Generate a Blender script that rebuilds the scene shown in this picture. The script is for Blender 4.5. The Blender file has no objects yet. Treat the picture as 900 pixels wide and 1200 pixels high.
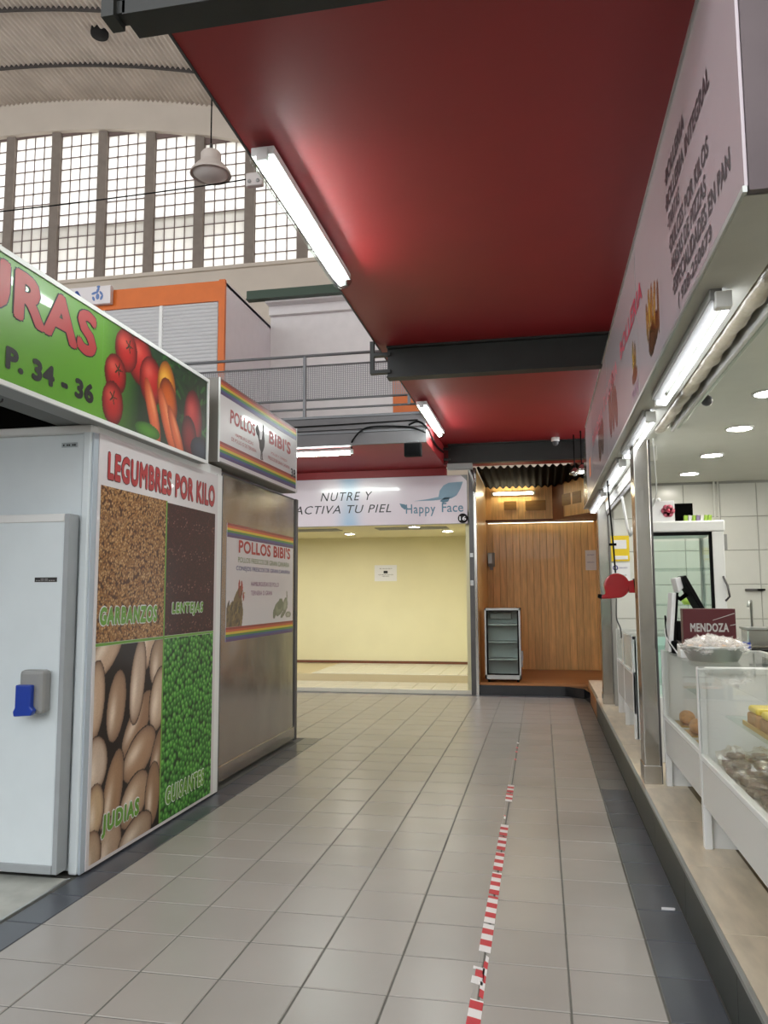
import bpy, bmesh, math, random
import numpy as np
from mathutils import Vector, Matrix
random.seed(7); rng = np.random.default_rng(7)
SC = bpy.context.scene; COL = SC.collection
PI = math.pi

# ------------------------------------------------------------------ camera
H = 1.5
PITCH, YAW, ROLL = math.radians(5.971), math.radians(11.263), math.radians(-0.274)
fw = Vector((-math.sin(YAW)*math.cos(PITCH), math.cos(YAW)*math.cos(PITCH), math.sin(PITCH)))
rt0 = Vector((math.cos(YAW), math.sin(YAW), 0)); up0 = rt0.cross(fw)
rt = math.cos(ROLL)*rt0 + math.sin(ROLL)*up0; up = -math.sin(ROLL)*rt0 + math.cos(ROLL)*up0
cd = bpy.data.cameras.new('camera'); cam = bpy.data.objects.new('camera', cd); COL.objects.link(cam)
cd.sensor_fit = 'HORIZONTAL'; cd.sensor_width = 36; cd.lens = 920/900*36; cd.clip_start = .05; cd.clip_end = 200
M = Matrix((rt, up, -fw)).transposed().to_4x4(); M.translation = (0, 0, H)
cam.matrix_world = M; SC.camera = cam

# ------------------------------------------------------------------ world, exposure
w = bpy.data.worlds.new('world'); SC.world = w; w.use_nodes = True
bg = w.node_tree.nodes['Background']; bg.inputs[0].default_value = (.95, .98, 1.0, 1); bg.inputs[1].default_value = 3.2
vs = SC.view_settings; vs.view_transform = 'Standard'; vs.look = 'None'; vs.exposure = 0.15; vs.gamma = 1; vs.use_curve_mapping = False
SC.cycles.use_denoising = True
SC.cycles.max_bounces = 8; SC.cycles.diffuse_bounces = 4; SC.cycles.transparent_max_bounces = 16
SC.cycles.sample_clamp_indirect = 6
TUBE_E, SIGN_TUBE_E, SPOT_E = 60.0, 13.0, 120.0

# ------------------------------------------------------------------ helpers
def lin(c):
    if isinstance(c, str): c = tuple(int(c[i:i+2], 16)/255 for i in (0, 2, 4))
    return tuple(v/12.92 if v <= .04045 else ((v+.055)/1.055)**2.4 for v in c)

MC = {}
def mat(name, c='808080', rough=.5, metal=0., var=0., scale=6., bump=0., bscale=60., emit=0., stretch=None, coat=0., rvar=0., inst=0., spec=.5):
    """principled material with noise in colour, relief and gloss"""
    if name in MC: return MC[name]
    m = bpy.data.materials.new(name); m.use_nodes = True; nt = m.node_tree; N = nt.nodes; L = nt.links
    b = N['Principled BSDF']; col = lin(c)+(1,)
    b.inputs['Base Color'].default_value = col; b.inputs['Roughness'].default_value = rough; b.inputs['Metallic'].default_value = metal
    b.inputs['Coat Weight'].default_value = coat; b.inputs['Specular IOR Level'].default_value = spec
    if emit:
        b.inputs['Emission Color'].default_value = col; b.inputs['Emission Strength'].default_value = emit
    tc = N.new('ShaderNodeTexCoord'); mp = N.new('ShaderNodeMapping'); L.new(tc.outputs['Object'], mp.inputs['Vector'])
    if stretch: mp.inputs['Scale'].default_value = stretch
    if inst:
        oi = N.new('ShaderNodeObjectInfo'); L.new(oi.outputs['Random'], mp.inputs['Location'])
    if var or inst:
        nz = N.new('ShaderNodeTexNoise'); nz.inputs['Scale'].default_value = scale; nz.inputs['Detail'].default_value = 5
        L.new(mp.outputs[0], nz.inputs['Vector'])
        hs = N.new('ShaderNodeHueSaturation'); hs.inputs['Color'].default_value = col
        mr = N.new('ShaderNodeMapRange'); mr.inputs['From Min'].default_value = .3; mr.inputs['From Max'].default_value = .7
        mr.inputs['To Min'].default_value = 1-var; mr.inputs['To Max'].default_value = 1+var
        L.new(nz.outputs['Fac'], mr.inputs['Value']); last = mr.outputs[0]
        if inst:
            m2 = N.new('ShaderNodeMapRange'); m2.inputs['To Min'].default_value = 1-inst; m2.inputs['To Max'].default_value = 1+inst
            L.new(oi.outputs['Random'], m2.inputs['Value']); mu = N.new('ShaderNodeMath'); mu.operation = 'MULTIPLY'
            L.new(last, mu.inputs[0]); L.new(m2.outputs[0], mu.inputs[1]); last = mu.outputs[0]
        L.new(last, hs.inputs['Value']); L.new(hs.outputs[0], b.inputs['Base Color'])
    if rvar:
        n3 = N.new('ShaderNodeTexNoise'); n3.inputs['Scale'].default_value = 4; n3.inputs['Detail'].default_value = 4
        L.new(tc.outputs['Object'], n3.inputs['Vector']); m3 = N.new('ShaderNodeMapRange')
        m3.inputs['To Min'].default_value = max(0, rough-rvar); m3.inputs['To Max'].default_value = rough+rvar
        L.new(n3.outputs['Fac'], m3.inputs['Value']); L.new(m3.outputs[0], b.inputs['Roughness'])
    if bump:
        n2 = N.new('ShaderNodeTexNoise'); n2.inputs['Scale'].default_value = bscale; n2.inputs['Detail'].default_value = 3
        L.new(mp.outputs[0], n2.inputs['Vector']); bp = N.new('ShaderNodeBump'); bp.inputs['Strength'].default_value = bump
        bp.inputs['Distance'].default_value = .01
        L.new(n2.outputs['Fac'], bp.inputs['Height']); L.new(bp.outputs[0], b.inputs['Normal'])
    MC[name] = m; return m

def glass_mat(name, tint='F2FAF8', gloss=.05, rough=.02):
    if name in MC: return MC[name]
    m = bpy.data.materials.new(name); m.use_nodes = True; N = m.node_tree.nodes; L = m.node_tree.links
    N.remove(N['Principled BSDF']); o = N['Material Output']
    t = N.new('ShaderNodeBsdfTransparent'); t.inputs[0].default_value = lin(tint)+(1,)
    g = N.new('ShaderNodeBsdfGlossy'); g.inputs['Roughness'].default_value = rough
    lw = N.new('ShaderNodeLayerWeight'); lw.inputs[0].default_value = .5
    pw = N.new('ShaderNodeMath'); pw.operation = 'POWER'; pw.inputs[1].default_value = 6; L.new(lw.outputs['Facing'], pw.inputs[0])
    ad = N.new('ShaderNodeMath'); ad.operation = 'MULTIPLY_ADD'; ad.inputs[1].default_value = .6; ad.inputs[2].default_value = gloss; L.new(pw.outputs[0], ad.inputs[0])
    mx = N.new('ShaderNodeMixShader'); L.new(ad.outputs[0], mx.inputs[0]); L.new(t.outputs[0], mx.inputs[1]); L.new(g.outputs[0], mx.inputs[2])
    L.new(mx.outputs[0], o.inputs[0]); MC[name] = m; return m

def translucent_mat(name, c):
    m = bpy.data.materials.new(name); m.use_nodes = True; N = m.node_tree.nodes; L = m.node_tree.links
    N.remove(N['Principled BSDF']); o = N['Material Output']
    oi = N.new('ShaderNodeObjectInfo'); mr = N.new('ShaderNodeMapRange'); mr.inputs['To Min'].default_value = .94; mr.inputs['To Max'].default_value = 1.0
    L.new(oi.outputs['Random'], mr.inputs['Value']); hs = N.new('ShaderNodeHueSaturation'); hs.inputs['Color'].default_value = lin(c)+(1,)
    L.new(mr.outputs[0], hs.inputs['Value'])
    t = N.new('ShaderNodeBsdfTranslucent'); L.new(hs.outputs[0], t.inputs[0])
    d = N.new('ShaderNodeBsdfGlossy'); d.inputs['Roughness'].default_value = .15
    mx = N.new('ShaderNodeMixShader'); mx.inputs[0].default_value = .06
    L.new(t.outputs[0], mx.inputs[1]); L.new(d.outputs[0], mx.inputs[2]); L.new(mx.outputs[0], o.inputs[0]); MC[name] = m; return m

def attr_mat(name, rough=.35, coat=.3, spec=.5):
    if name in MC: return MC[name]
    m = bpy.data.materials.new(name); m.use_nodes = True; N = m.node_tree.nodes
    a = N.new('ShaderNodeAttribute'); a.attribute_name = 'print_colour'
    b = N['Principled BSDF']; m.node_tree.links.new(a.outputs['Color'], b.inputs['Base Color'])
    b.inputs['Specular IOR Level'].default_value = spec; b.inputs['Roughness'].default_value = rough; b.inputs['Coat Weight'].default_value = coat; b.inputs['Coat Roughness'].default_value = .12
    MC[name] = m; return m

def film_mat(name):
    if name in MC: return MC[name]
    m = bpy.data.materials.new(name); m.use_nodes = True; N = m.node_tree.nodes; L = m.node_tree.links; b = N['Principled BSDF']
    b.inputs['Base Color'].default_value = (.93, .90, .86, 1); b.inputs['Roughness'].default_value = .14; b.inputs['Coat Weight'].default_value = 1  # whiteness painted into the film stands for its many small glints
    t = N.new('ShaderNodeBsdfTransparent'); mx = N.new('ShaderNodeMixShader')
    lw = N.new('ShaderNodeLayerWeight'); lw.inputs[0].default_value = .5; ma = N.new('ShaderNodeMath'); ma.operation = 'MULTIPLY_ADD'
    ma.inputs[1].default_value = .42; ma.inputs[2].default_value = .15; L.new(lw.outputs['Facing'], ma.inputs[0]); L.new(ma.outputs[0], mx.inputs[0])
    L.new(t.outputs[0], mx.inputs[1]); L.new(b.outputs[0], mx.inputs[2]); L.new(mx.outputs[0], N['Material Output'].inputs[0]); MC[name] = m; return m
class MB:
    def __init__(s): s.v = []; s.f = []; s.mi = []; s.sm = []
    def add(s, vs_, fs, mi=0, smooth=False):
        o = len(s.v); s.v += [tuple(v) for v in vs_]; s.f += [tuple(i+o for i in f) for f in fs]
        s.mi += [mi]*len(fs); s.sm += [smooth]*len(fs); return s
    def box(s, x0, x1, y0, y1, z0, z1, mi=0):
        v = [(x, y, z) for z in (z0, z1) for y in (y0, y1) for x in (x0, x1)]
        return s.add(v, [(0, 2, 3, 1), (4, 5, 7, 6), (0, 1, 5, 4), (2, 6, 7, 3), (0, 4, 6, 2), (1, 3, 7, 5)], mi)
    def tube(s, pts, r, n=8, caps=True, mi=0, smooth=True):
        pts = [Vector(p) for p in pts]; rs = r if isinstance(r, (list, tuple)) else [r]*len(pts); vs_ = []; fs = []
        prev = None
        for i, p in enumerate(pts):
            t = (pts[min(i+1, len(pts)-1)]-pts[max(i-1, 0)]).normalized()
            a = prev if prev is not None else (Vector((0, 0, 1)) if abs(t.z) < .9 else Vector((1, 0, 0)))
            u = t.cross(a).cross(t).normalized(); prev = u; w_ = t.cross(u)
            for k in range(n):
                an = 2*PI*k/n; vs_.append(p+rs[i]*(math.cos(an)*u+math.sin(an)*w_))
        for i in range(len(pts)-1):
            for k in range(n): fs.append((i*n+k, i*n+(k+1) % n, (i+1)*n+(k+1) % n, (i+1)*n+k))
        s.add(vs_, fs, mi, smooth)
        if caps:
            o = len(s.v)-len(vs_)
            s.f += [tuple(o+k for k in range(n))[::-1], tuple(o+(len(pts)-1)*n+k for k in range(n))]; s.mi += [mi]*2; s.sm += [False]*2
        return s
    def lathe(s, prof, c=(0, 0, 0), n=24, axis='z', mi=0):
        vs_ = []; fs = []
        for r, h in prof:
            for k in range(n):
                a = 2*PI*k/n; x, y = r*math.cos(a), r*math.sin(a)
                p = (x, y, h) if axis == 'z' else ((h, x, y) if axis == 'x' else (x, h, y))
                vs_.append((p[0]+c[0], p[1]+c[1], p[2]+c[2]))
        for i in range(len(prof)-1):
            for k in range(n): fs.append((i*n+k, i*n+(k+1) % n, (i+1)*n+(k+1) % n, (i+1)*n+k))
        return s.add(vs_, fs, mi, True)
    def ball(s, c, r, n=10, m=7, mi=0):
        rx, ry, rz = r if isinstance(r, tuple) else (r, r, r)
        vs_ = []; fs = []
        for i in range(m+1):
            t = PI*i/m
            for k in range(n):
                a = 2*PI*k/n; vs_.append((c[0]+rx*math.sin(t)*math.cos(a), c[1]+ry*math.sin(t)*math.sin(a), c[2]+rz*math.cos(t)))
        for i in range(m):
            for k in range(n): fs.append((i*n+k, (i+1)*n+k, (i+1)*n+(k+1) % n, i*n+(k+1) % n))
        return s.add(vs_, fs, mi, True)
    def prism(s, poly, axis, a0, a1, mi=0):
        """poly: 2-D points; axis 'x' -> (y,z), 'y' -> (x,z), 'z' -> (x,y)"""
        def P(p, a): return {'x': (a, p[0], p[1]), 'y': (p[0], a, p[1]), 'z': (p[0], p[1], a)}[axis]
        n = len(poly); vs_ = [P(p, a0) for p in poly]+[P(p, a1) for p in poly]
        fs = [tuple(range(n))[::-1], tuple(range(n, 2*n))]+[(k, (k+1) % n, n+(k+1) % n, n+k) for k in range(n)]
        return s.add(vs_, fs, mi)
    def build(s, name, m, parent=None, bevel=0., root=None):
        off = Vector((0, 0, 0))
        if parent is not None: off = parent.matrix_world.translation if parent.parent is None else parent.parent.matrix_world.translation
        me = bpy.data.meshes.new(name); me.from_pydata([tuple(Vector(v)-off) for v in s.v], [], s.f)
        for mm in (m if isinstance(m, (list, tuple)) else [m]): me.materials.append(mm)
        me.polygons.foreach_set('material_index', s.mi); me.polygons.foreach_set('use_smooth', s.sm); me.update()
        b = bmesh.new(); b.from_mesh(me); bmesh.ops.recalc_face_normals(b, faces=b.faces); b.to_mesh(me); b.free()
        o = bpy.data.objects.new(name, me); COL.objects.link(o)
        if parent is not None: o.parent = parent
        if bevel:
            bv = o.modifiers.new('bevel', 'BEVEL'); bv.width = bevel; bv.segments = 2; bv.limit_method = 'ANGLE'; bv.harden_normals = False
        return o

def crumple(mb, c, r, rnd, sz=.7, n1=11, m1=8):
    vv = []
    for i in range(m1+1):
        t_ = PI*i/m1
        for q in range(n1):
            a_ = 2*PI*q/n1; k = 1+rnd.uniform(-.28, .32)
            vv.append((c[0]+r[0]*k*math.sin(t_)*math.cos(a_), c[1]+r[1]*k*math.sin(t_)*math.sin(a_), c[2]+r[2]*k*math.cos(t_)))
    return mb.add(vv, [(i*n1+q, (i+1)*n1+q, (i+1)*n1+(q+1) % n1, i*n1+(q+1) % n1) for i in range(m1) for q in range(n1)])
def B(*a): return MB().box(*a)
def tag(o, label=None, cat=None, group=None, kind=None):
    if label: o['label'] = label
    if cat: o['category'] = cat
    if group: o['group'] = group
    if kind: o['kind'] = kind
    return o
def thing(name, loc, label, cat, group=None):
    o = bpy.data.objects.new(name, None); COL.objects.link(o); o.location = loc; o.empty_display_size = .1
    o.matrix_world = Matrix.Translation(loc)
    return tag(o, label, cat, group)
def struct(o): o['kind'] = 'structure'; return o
def dup(root, loc, label=None, rz=0., scale=None):
    r = root.copy(); COL.objects.link(r); r.location = loc; r.rotation_euler = (0, 0, rz)
    if scale: r.scale = scale
    if label: r['label'] = label
    for ch in root.children:
        c = ch.copy(); COL.objects.link(c); c.parent = r
        for g in ch.children:
            d = g.copy(); COL.objects.link(d); d.parent = c
    return r
def inst(name, me, loc, parent, rot=(0, 0, 0), scale=(1, 1, 1)):
    o = bpy.data.objects.new(name, me); COL.objects.link(o); o.parent = parent
    off = parent.matrix_world.translation if parent.parent is None else Vector((0, 0, 0))
    o.location = Vector(loc)-off; o.rotation_euler = rot; o.scale = scale; return o

def text(s, m, p0, du, dv, W, Hh, parent, name='lettering', bold=0., shear=0., depth=.002, space=1., outline=None, ow=.03):
    # heavier strokes and halos are made by spreading copies of the glyph faces, which keeps every letter clean
    cu = bpy.data.curves.new('t', 'FONT'); cu.body = s; cu.shear = shear; cu.space_character = space*(1+bold*1.6); cu.resolution_u = 3
    t = bpy.data.objects.new('t', cu); me = bpy.data.meshes.new_from_object(t)
    co = np.array([v.co[:] for v in me.vertices])[:, :2]; fs = [tuple(p.vertices) for p in me.polygons]
    bpy.data.objects.remove(t); bpy.data.curves.remove(cu); bpy.data.meshes.remove(me)
    mn = co.min(0)-bold; mxx = co.max(0)+bold
    du, dv = Vector(du), Vector(dv); n = du.cross(dv); p0 = Vector(p0)
    off = Vector((0, 0, 0))
    if parent is not None: off = parent.matrix_world.translation if parent.parent is None else parent.parent.matrix_world.translation
    sc = np.array((W/(mxx[0]-mn[0]), Hh/(mxx[1]-mn[1]))); base = np.array(p0-off); du_, dv_, n_ = np.array(du), np.array(dv), np.array(n)
    def put(r_, dz, nm, mt):
        sh = [(0, 0)]+([(r_*math.cos(a), r_*math.sin(a)) for a in np.arange(8)*PI/4] if r_ else [])
        V_ = []; F_ = []
        for k, d in enumerate(sh):
            q = (co+np.array(d)-mn)*sc; o_ = len(co)*k
            V_ += (base+q[:, :1]*du_+q[:, 1:]*dv_+n_*(dz+k*2e-6)).tolist(); F_ += [tuple(i+o_ for i in f) for f in fs]
        m_ = bpy.data.meshes.new(nm); m_.from_pydata(V_, [], F_); m_.materials.append(mt)
        o = bpy.data.objects.new(nm, m_); COL.objects.link(o); o.parent = parent; return o
    if outline: put(bold+ow, depth*.5, 'letter_outline', outline)
    return put(bold, depth, name, m)

# ---- a small painter for printed pictures: colours at the vertices of a flat grid
class Canvas:
    def __init__(s, W, Hh, res, bg):
        s.W, s.H = W, Hh; s.nx, s.ny = max(2, int(W/res)), max(2, int(Hh/res))
        s.x, s.y = np.meshgrid(np.linspace(0, W, s.nx), np.linspace(0, Hh, s.ny)); s.c = np.empty((s.ny, s.nx, 3)); s.c[:] = hexa(bg)
    def ell(s, cx, cy, a, b, rot, col, edge=None, hi=None, power=1.):
        c, sn = math.cos(rot), math.sin(rot); dx, dy = s.x-cx, s.y-cy
        u = (dx*c+dy*sn)/a; v = (-dx*sn+dy*c)/b; d = u*u+v*v; k = d < 1
        if not k.any(): return
        base = np.broadcast_to(hexa(col), s.c.shape).copy()
        if edge is not None:
            t = (d**power)[..., None]; base = base*(1-t)+hexa(edge)*t
        if hi is not None:
            h = np.exp(-(((u+.25)/.5)**2+((v-.35)/.35)**2))[..., None]*.7; base = base*(1-h)+hexa(hi)*h
        s.c[k] = base[k]
    def poly(s, pts, col):
        inside = np.zeros(s.x.shape, bool); n = len(pts)
        for i in range(n):
            x1, y1 = pts[i]; x2, y2 = pts[(i+1) % n]
            if y1 == y2: continue
            cnd = ((y1 > s.y) != (y2 > s.y)) & (s.x < (x2-x1)*(s.y-y1)/(y2-y1)+x1); inside ^= cnd
        s.c[inside] = hexa(col)
    def noise(s, amp):
        s.c = np.clip(s.c*(1+amp*(rng.random(s.x.shape)[..., None]-.5)), 0, 1)
    def mesh(s, name, p0, du, dv, parent, n_off=.001, m=None):
        du, dv = Vector(du), Vector(dv); n = du.cross(dv)
        off = parent.matrix_world.translation if parent.parent is None else parent.parent.matrix_world.translation
        p = Vector(p0)+n*n_off-off
        P = np.array(p)[None]+s.x.reshape(-1, 1)*np.array(du)[None]+s.y.reshape(-1, 1)*np.array(dv)[None]
        ii = np.arange(s.nx*s.ny).reshape(s.ny, s.nx)
        F = np.stack([ii[:-1, :-1], ii[:-1, 1:], ii[1:, 1:], ii[1:, :-1]], -1).reshape(-1, 4)
        me = bpy.data.meshes.new(name); me.from_pydata(P.tolist(), [], F.tolist())
        a = me.color_attributes.new('print_colour', 'FLOAT_COLOR', 'POINT')
        c = s.c.reshape(-1, 3); c = np.where(c <= .04045, c/12.92, ((c+.055)/1.055)**2.4)
        a.data.foreach_set('color', np.concatenate([c, np.ones((len(c), 1))], 1).ravel())
        me.materials.append(m or attr_mat('printed vinyl'))
        o = bpy.data.objects.new(name, me); COL.objects.link(o); o.parent = parent; return o
def hexa(c): return np.array([int(c[i:i+2], 16)/255 for i in (0, 2, 4)])

# ------------------------------------------------------------------ materials
mTile = mat('grey stoneware tile', 'A29D98', .27, var=.025, scale=3, inst=.04)
mTile2 = mat('light shop floor tile', 'E0DCCB', .25, var=.03)
mGrout = mat('tile grout', '5E5D58', .8, var=.1, scale=30)
mSlate = mat('slate blue border tile', '4B4F57', .3, var=.06, inst=.06)
mWarm = mat('warm grey border tile', '6C6A67', .35, var=.08, inst=.08)
mMarble = mat('beige veined marble', 'D6C7B0', .3, var=.16, scale=14, stretch=(1, .25, 1), inst=.05)
mBlackPanel = mat('black plinth tile', '30332F', .4, var=.12)
mBlackMarble = mat('black marble', '16171A', .12, var=.6, scale=9)
mBrownFloor = mat('brown shop floor', '75623F', .45, var=.1)
mAlu = mat('brushed aluminium', 'B4B6B4', .35, .85, var=.05, bump=.03)
mSteel = mat('stainless steel sheet', 'B9B6B0', .2, .95, var=.10, scale=3, bump=.35, bscale=3.5, stretch=(1, 1, .4), rvar=.08)
mSteelD = mat('dull dark steel', '5C5A5A', .45, .7, var=.08, bump=.05)
mRed = mat('red painted soffit', '8E1B20', .5, var=.04, scale=3, bump=.04, bscale=20)
mBeam = mat('dark green painted steel beam', '252726', .55, .0, var=.12, bump=.05)
mFascia = mat('grey painted fascia', '5F5C5E', .6, var=.06)
mRail = mat('grey railing paint', '6A6B6E', .5, .3)
mCream = mat('cream painted wall', 'CCC2B6', .85, var=.04, scale=1.5)
mMull = mat('backlit shaded mullion', '8A8078', .85, var=.08)  # backlit shade of the cream mullions is painted into this grey brown
mWhiteWall = mat('white painted wall', 'DEDADA', .8, var=.03)
mYellowWall = mat('pale yellow painted wall', 'E1DAB2', .75, var=.03, scale=1.5)
mWhite = mat('white plastic', 'E4E5E4', .35)
mWhitePanel = mat('white cold room sheet', 'D5DEE2', .32, var=.02, bump=.02, bscale=8)
mGreyTrim = mat('pale blue grey profile', 'AEB9C3', .35)
mDoorEdge = mat('grey door edge', '9BA0A3', .4, var=.05)
mBlue = mat('blue plastic', '12389B', .35)
mGreyPl = mat('grey plastic', '8E8F8E', .4)
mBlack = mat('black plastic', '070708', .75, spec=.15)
mDark = mat('dark stall interior', '1D1C1B', .8)
mGreen = mat('lime green sign face', '5F992C', .35, coat=.3)
mLetRed = mat('red sign letter', 'A92A2C', .4)
mLetDark = mat('black sign letter', '121010', .45)
mMaroon = mat('maroon sign letter', '2E0F20', .5)
mPinkRed = mat('crimson sign letter', 'B52A48', .5)
mSignPink = mat('pinkish white sign face', 'CDBFC6', .22, var=.015, scale=2, coat=.35)
mPinkPrint = attr_mat('glossy print on pink', .22, .35)
mSignWhite = mat('white sign face', 'D9D4D6', .3, coat=.3)
mLetGreen = mat('green sign letter', '669A2E', .4)
mOrange = mat('orange painted panel', 'D2691C', .5, var=.04)
mShutter = mat('white roller shutter', 'C4C4C6', .5)
mMesh = mat('grey mesh', '8C8A8D', .6)
mPurlin = mat('dark roof rib', '3B3634', .7)
mRoof = mat('corrugated roof sheet', 'C6BCB2', .6, var=.12, scale=1.5, inst=.03)
mPine = mat('varnished pine', 'E3B877', .36, var=.16, scale=5, stretch=(6, 6, .6), bump=.03, inst=.07, coat=.2)
mPineD = mat('varnished pine platform', 'A87040', .4, var=.12, scale=4, stretch=(.5, 5, 1), inst=.05)
mPineFrame = mat('dark stained wood trim', '6B3A1C', .45, var=.1)
mRedPl = mat('glossy red plastic', 'A50F1C', .25, coat=.4)
mCeil = mat('white shop ceiling', 'D2D4CC', .7, var=.02)
mWallTile = mat('white wall tile', 'D3D4CE', .22, var=.02, inst=.02)
mWallGrout = mat('wall tile grout', '9B9B96', .8)
mLeaf = mat('grey blue print', '7D9CAE', .4)
mTeal = mat('slate teal letter', '55798C', .45)
mGlow = mat('lit fluorescent tube', 'FFFFFF', .3, emit=TUBE_E)
mGlow2 = mat('lit led tube', 'F6F9FF', .3, emit=SIGN_TUBE_E)
mWarmGlow = mat('lit warm tube', 'FFF3D0', .3, emit=36)
mSpot = mat('lit downlight', 'FFF9EC', .3, emit=SPOT_E)
mLedStrip = mat('lit cabinet led strip', 'D8FFF2', .3, emit=9)
mGlass = glass_mat('clear glass', 'FCFDFC', .012)
mGlassT = glass_mat('green tinted cabinet glass', 'F7FCFA', .015)
mPlasticClear = glass_mat('clear lamp cover', 'F4FFFA', .08, .1)
mFilm = glass_mat('cellophane film', 'FFFCF6', .16, .2)
mWrap = mat('wrapped awning vinyl', 'A39A86', .38, bump=.7, bscale=18, var=.12, coat=.2)
mPastry = mat('golden pastry', 'C98D4A', .6, var=.25, scale=60, inst=.15)
mYellowCake = mat('yellow glazed cake', 'E3C93A', .35, var=.08)
mCakeBody = mat('brown cake', 'A98258', .6, var=.2, scale=40, inst=.1)
mDarkPastry = mat('dark wrapped cake', '7D6B5F', .5, var=.3, scale=40, inst=.2)
mPaper = mat('white paper', 'E2E2E4', .7)
mYellowPaper = mat('yellow poster paper', 'E0C21E', .6)
mMaroonBox = mat('maroon printed card', '4A1019', .4)
mSilver = mat('silver print', 'A8A6A4', .4)
mGold = mat('gold card tray', 'C9A544', .3, .6)
mBinding = mat('dirty white vinyl sheet', 'AEAFA8', .6, var=.12, scale=8)

# =================================================================== SETTING
T = .33705; X0 = .068; Y0 = 3.0655           # tile module, measured on the floor joints
floor = struct(B(-9, 4.6, -3, 16.2, -.30, -.003).build('floor', mGrout))
def tile_mesh(w_, d_, name, m, g=.0035, h=.008):
    b = MB(); x, y = w_/2-g, d_/2-g; c = .003
    v = [(-x, -y, -.01), (x, -y, -.01), (x, y, -.01), (-x, y, -.01), (-x, -y, -c), (x, -y, -c), (x, y, -c), (-x, y, -c),
         (-x+c, -y+c, 0), (x-c, -y+c, 0), (x-c, y-c, 0), (-x+c, y-c, 0)]
    f = [(8, 9, 10, 11)]+[(a, (a+1) % 4, 4+(a+1) % 4, 4+a) for a in range(4)]+[(4+a, 4+(a+1) % 4, 8+(a+1) % 4, 8+a) for a in range(4)]
    me = bpy.data.meshes.new(name); me.from_pydata(v, [], f); me.materials.append(m); return me
tm = tile_mesh(T, T, 'tile', mTile)
for i in range(-7, 1):
    for j in range(-5, 19):
        inst('tile', tm, (X0+(i+.5)*T+random.uniform(-.0006, .0006), Y0+(j+.5)*T, random.uniform(-.0006, .0006)), floor)
far = MB()
def add_tile(mb, cx, cy, w_, d_, g=.0035):
    x, y = w_/2-g, d_/2-g; z = random.uniform(-.0004, .0004)
    mb.box(cx-x, cx+x, cy-y, cy+y, -.01, z)
for i in range(-7, 1):
    for j in range(19, 26): add_tile(far, X0+(i+.5)*T, Y0+(j+.5)*T, T, T)
for i in range(-26, -7):
    for j in range(15, 26): add_tile(far, X0+(i+.5)*T, Y0+(j+.5)*T, T, T)
tag(far.build('floor_tiles', mTile, floor), kind='stuff')
bt = tile_mesh(.212, T, 'border_tile', mSlate); bt2 = tile_mesh(.212, T, 'border_tile', mWarm)
for j in range(-5, 26):
    inst('border_tile', bt if j < 10 else bt2, (.405+.106, Y0+(j+.5)*T, 0), floor)
for j in range(-5, 15):
    inst('border_tile', bt, (-2.291-.095, Y0+(j+.5)*T, 0), floor, scale=(.9, 1, 1))
bk = MB()
for i in range(-22, 2): add_tile(bk, X0+(i+.5)*T, 11.915, T, .165)
tag(bk.build('back_border_tiles', mSlate, floor), kind='stuff')
# vinyl patch before the cold room door
B(-5.2, -2.5, 2.0, 3.93, -.003, .006).build('floor_sheet', mBinding, floor)
B(-2.5, -2.485, 2.0, 3.93, -.003, .010).build('metal_strip', mAlu, floor)

# raised platform of the right-hand shop
plat = struct(B(.63, 4.5, -1, 9.98, -.02, .215).build('raised_platform', mBrownFloor))
for k in range(9):
    y = 1.0+k*1.0
    B(.618, .63, y+.002, y+.998, .0, .222).build('front_panel', mBlackPanel, plat)
B(.612, .63, 1, 9.98, .222, .24).build('edge_strip', mAlu, plat)
for k in range(12):
    y = 1.0+k*.75
    B(.631, .905, y+.0015, min(y+.7485, 9.98), .215, .24).build('marble_slab', mMarble, plat, .002)
B(.905, 4.5, -1, 9.3, .2151, .236).build('shop_floor_sheet', mBrownFloor, plat)

# red soffits, slabs and fascia
slab = struct(B(-1.40, 3.2, 2.36, 12.0, 3.74, 3.95).build('ceiling', mRed))
B(-1.412, -1.40, 2.36, 12.0, 3.735, 3.97).build('edge_trim', mBeam, slab)
mez = struct(B(-9, -1.40, 9.87, 12.0, 3.44, 3.80).build('mezzanine_slab', mRed))
B(-9, -1.40, 9.83, 9.87, 3.44, 3.64).build('lower_fascia', mFascia, mez)
B(-9, -1.40, 9.80, 9.87, 3.645, 3.80).build('upper_fascia', mFascia, mez)
B(-9, -1.42, 9.78, 9.86, 3.80, 3.83).build('floor_edge', mRail, mez)
B(-9, -1.42, 9.86, 13.1, 3.80, 3.825).build('mezzanine_floor', mFascia, mez)
B(-9, -1.42, 9.81, 9.83, 3.60, 3.615).build('conduit', mRail, mez)
struct(B(-9, -1.40, 12.0, 12.12, 3.32, 3.44).build('wall_back', mRed))
B(-1.40, .95, 11.72, 12.0, 3.45, 3.74).build('trim_1', mRed).__setitem__('kind', 'structure')

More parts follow.
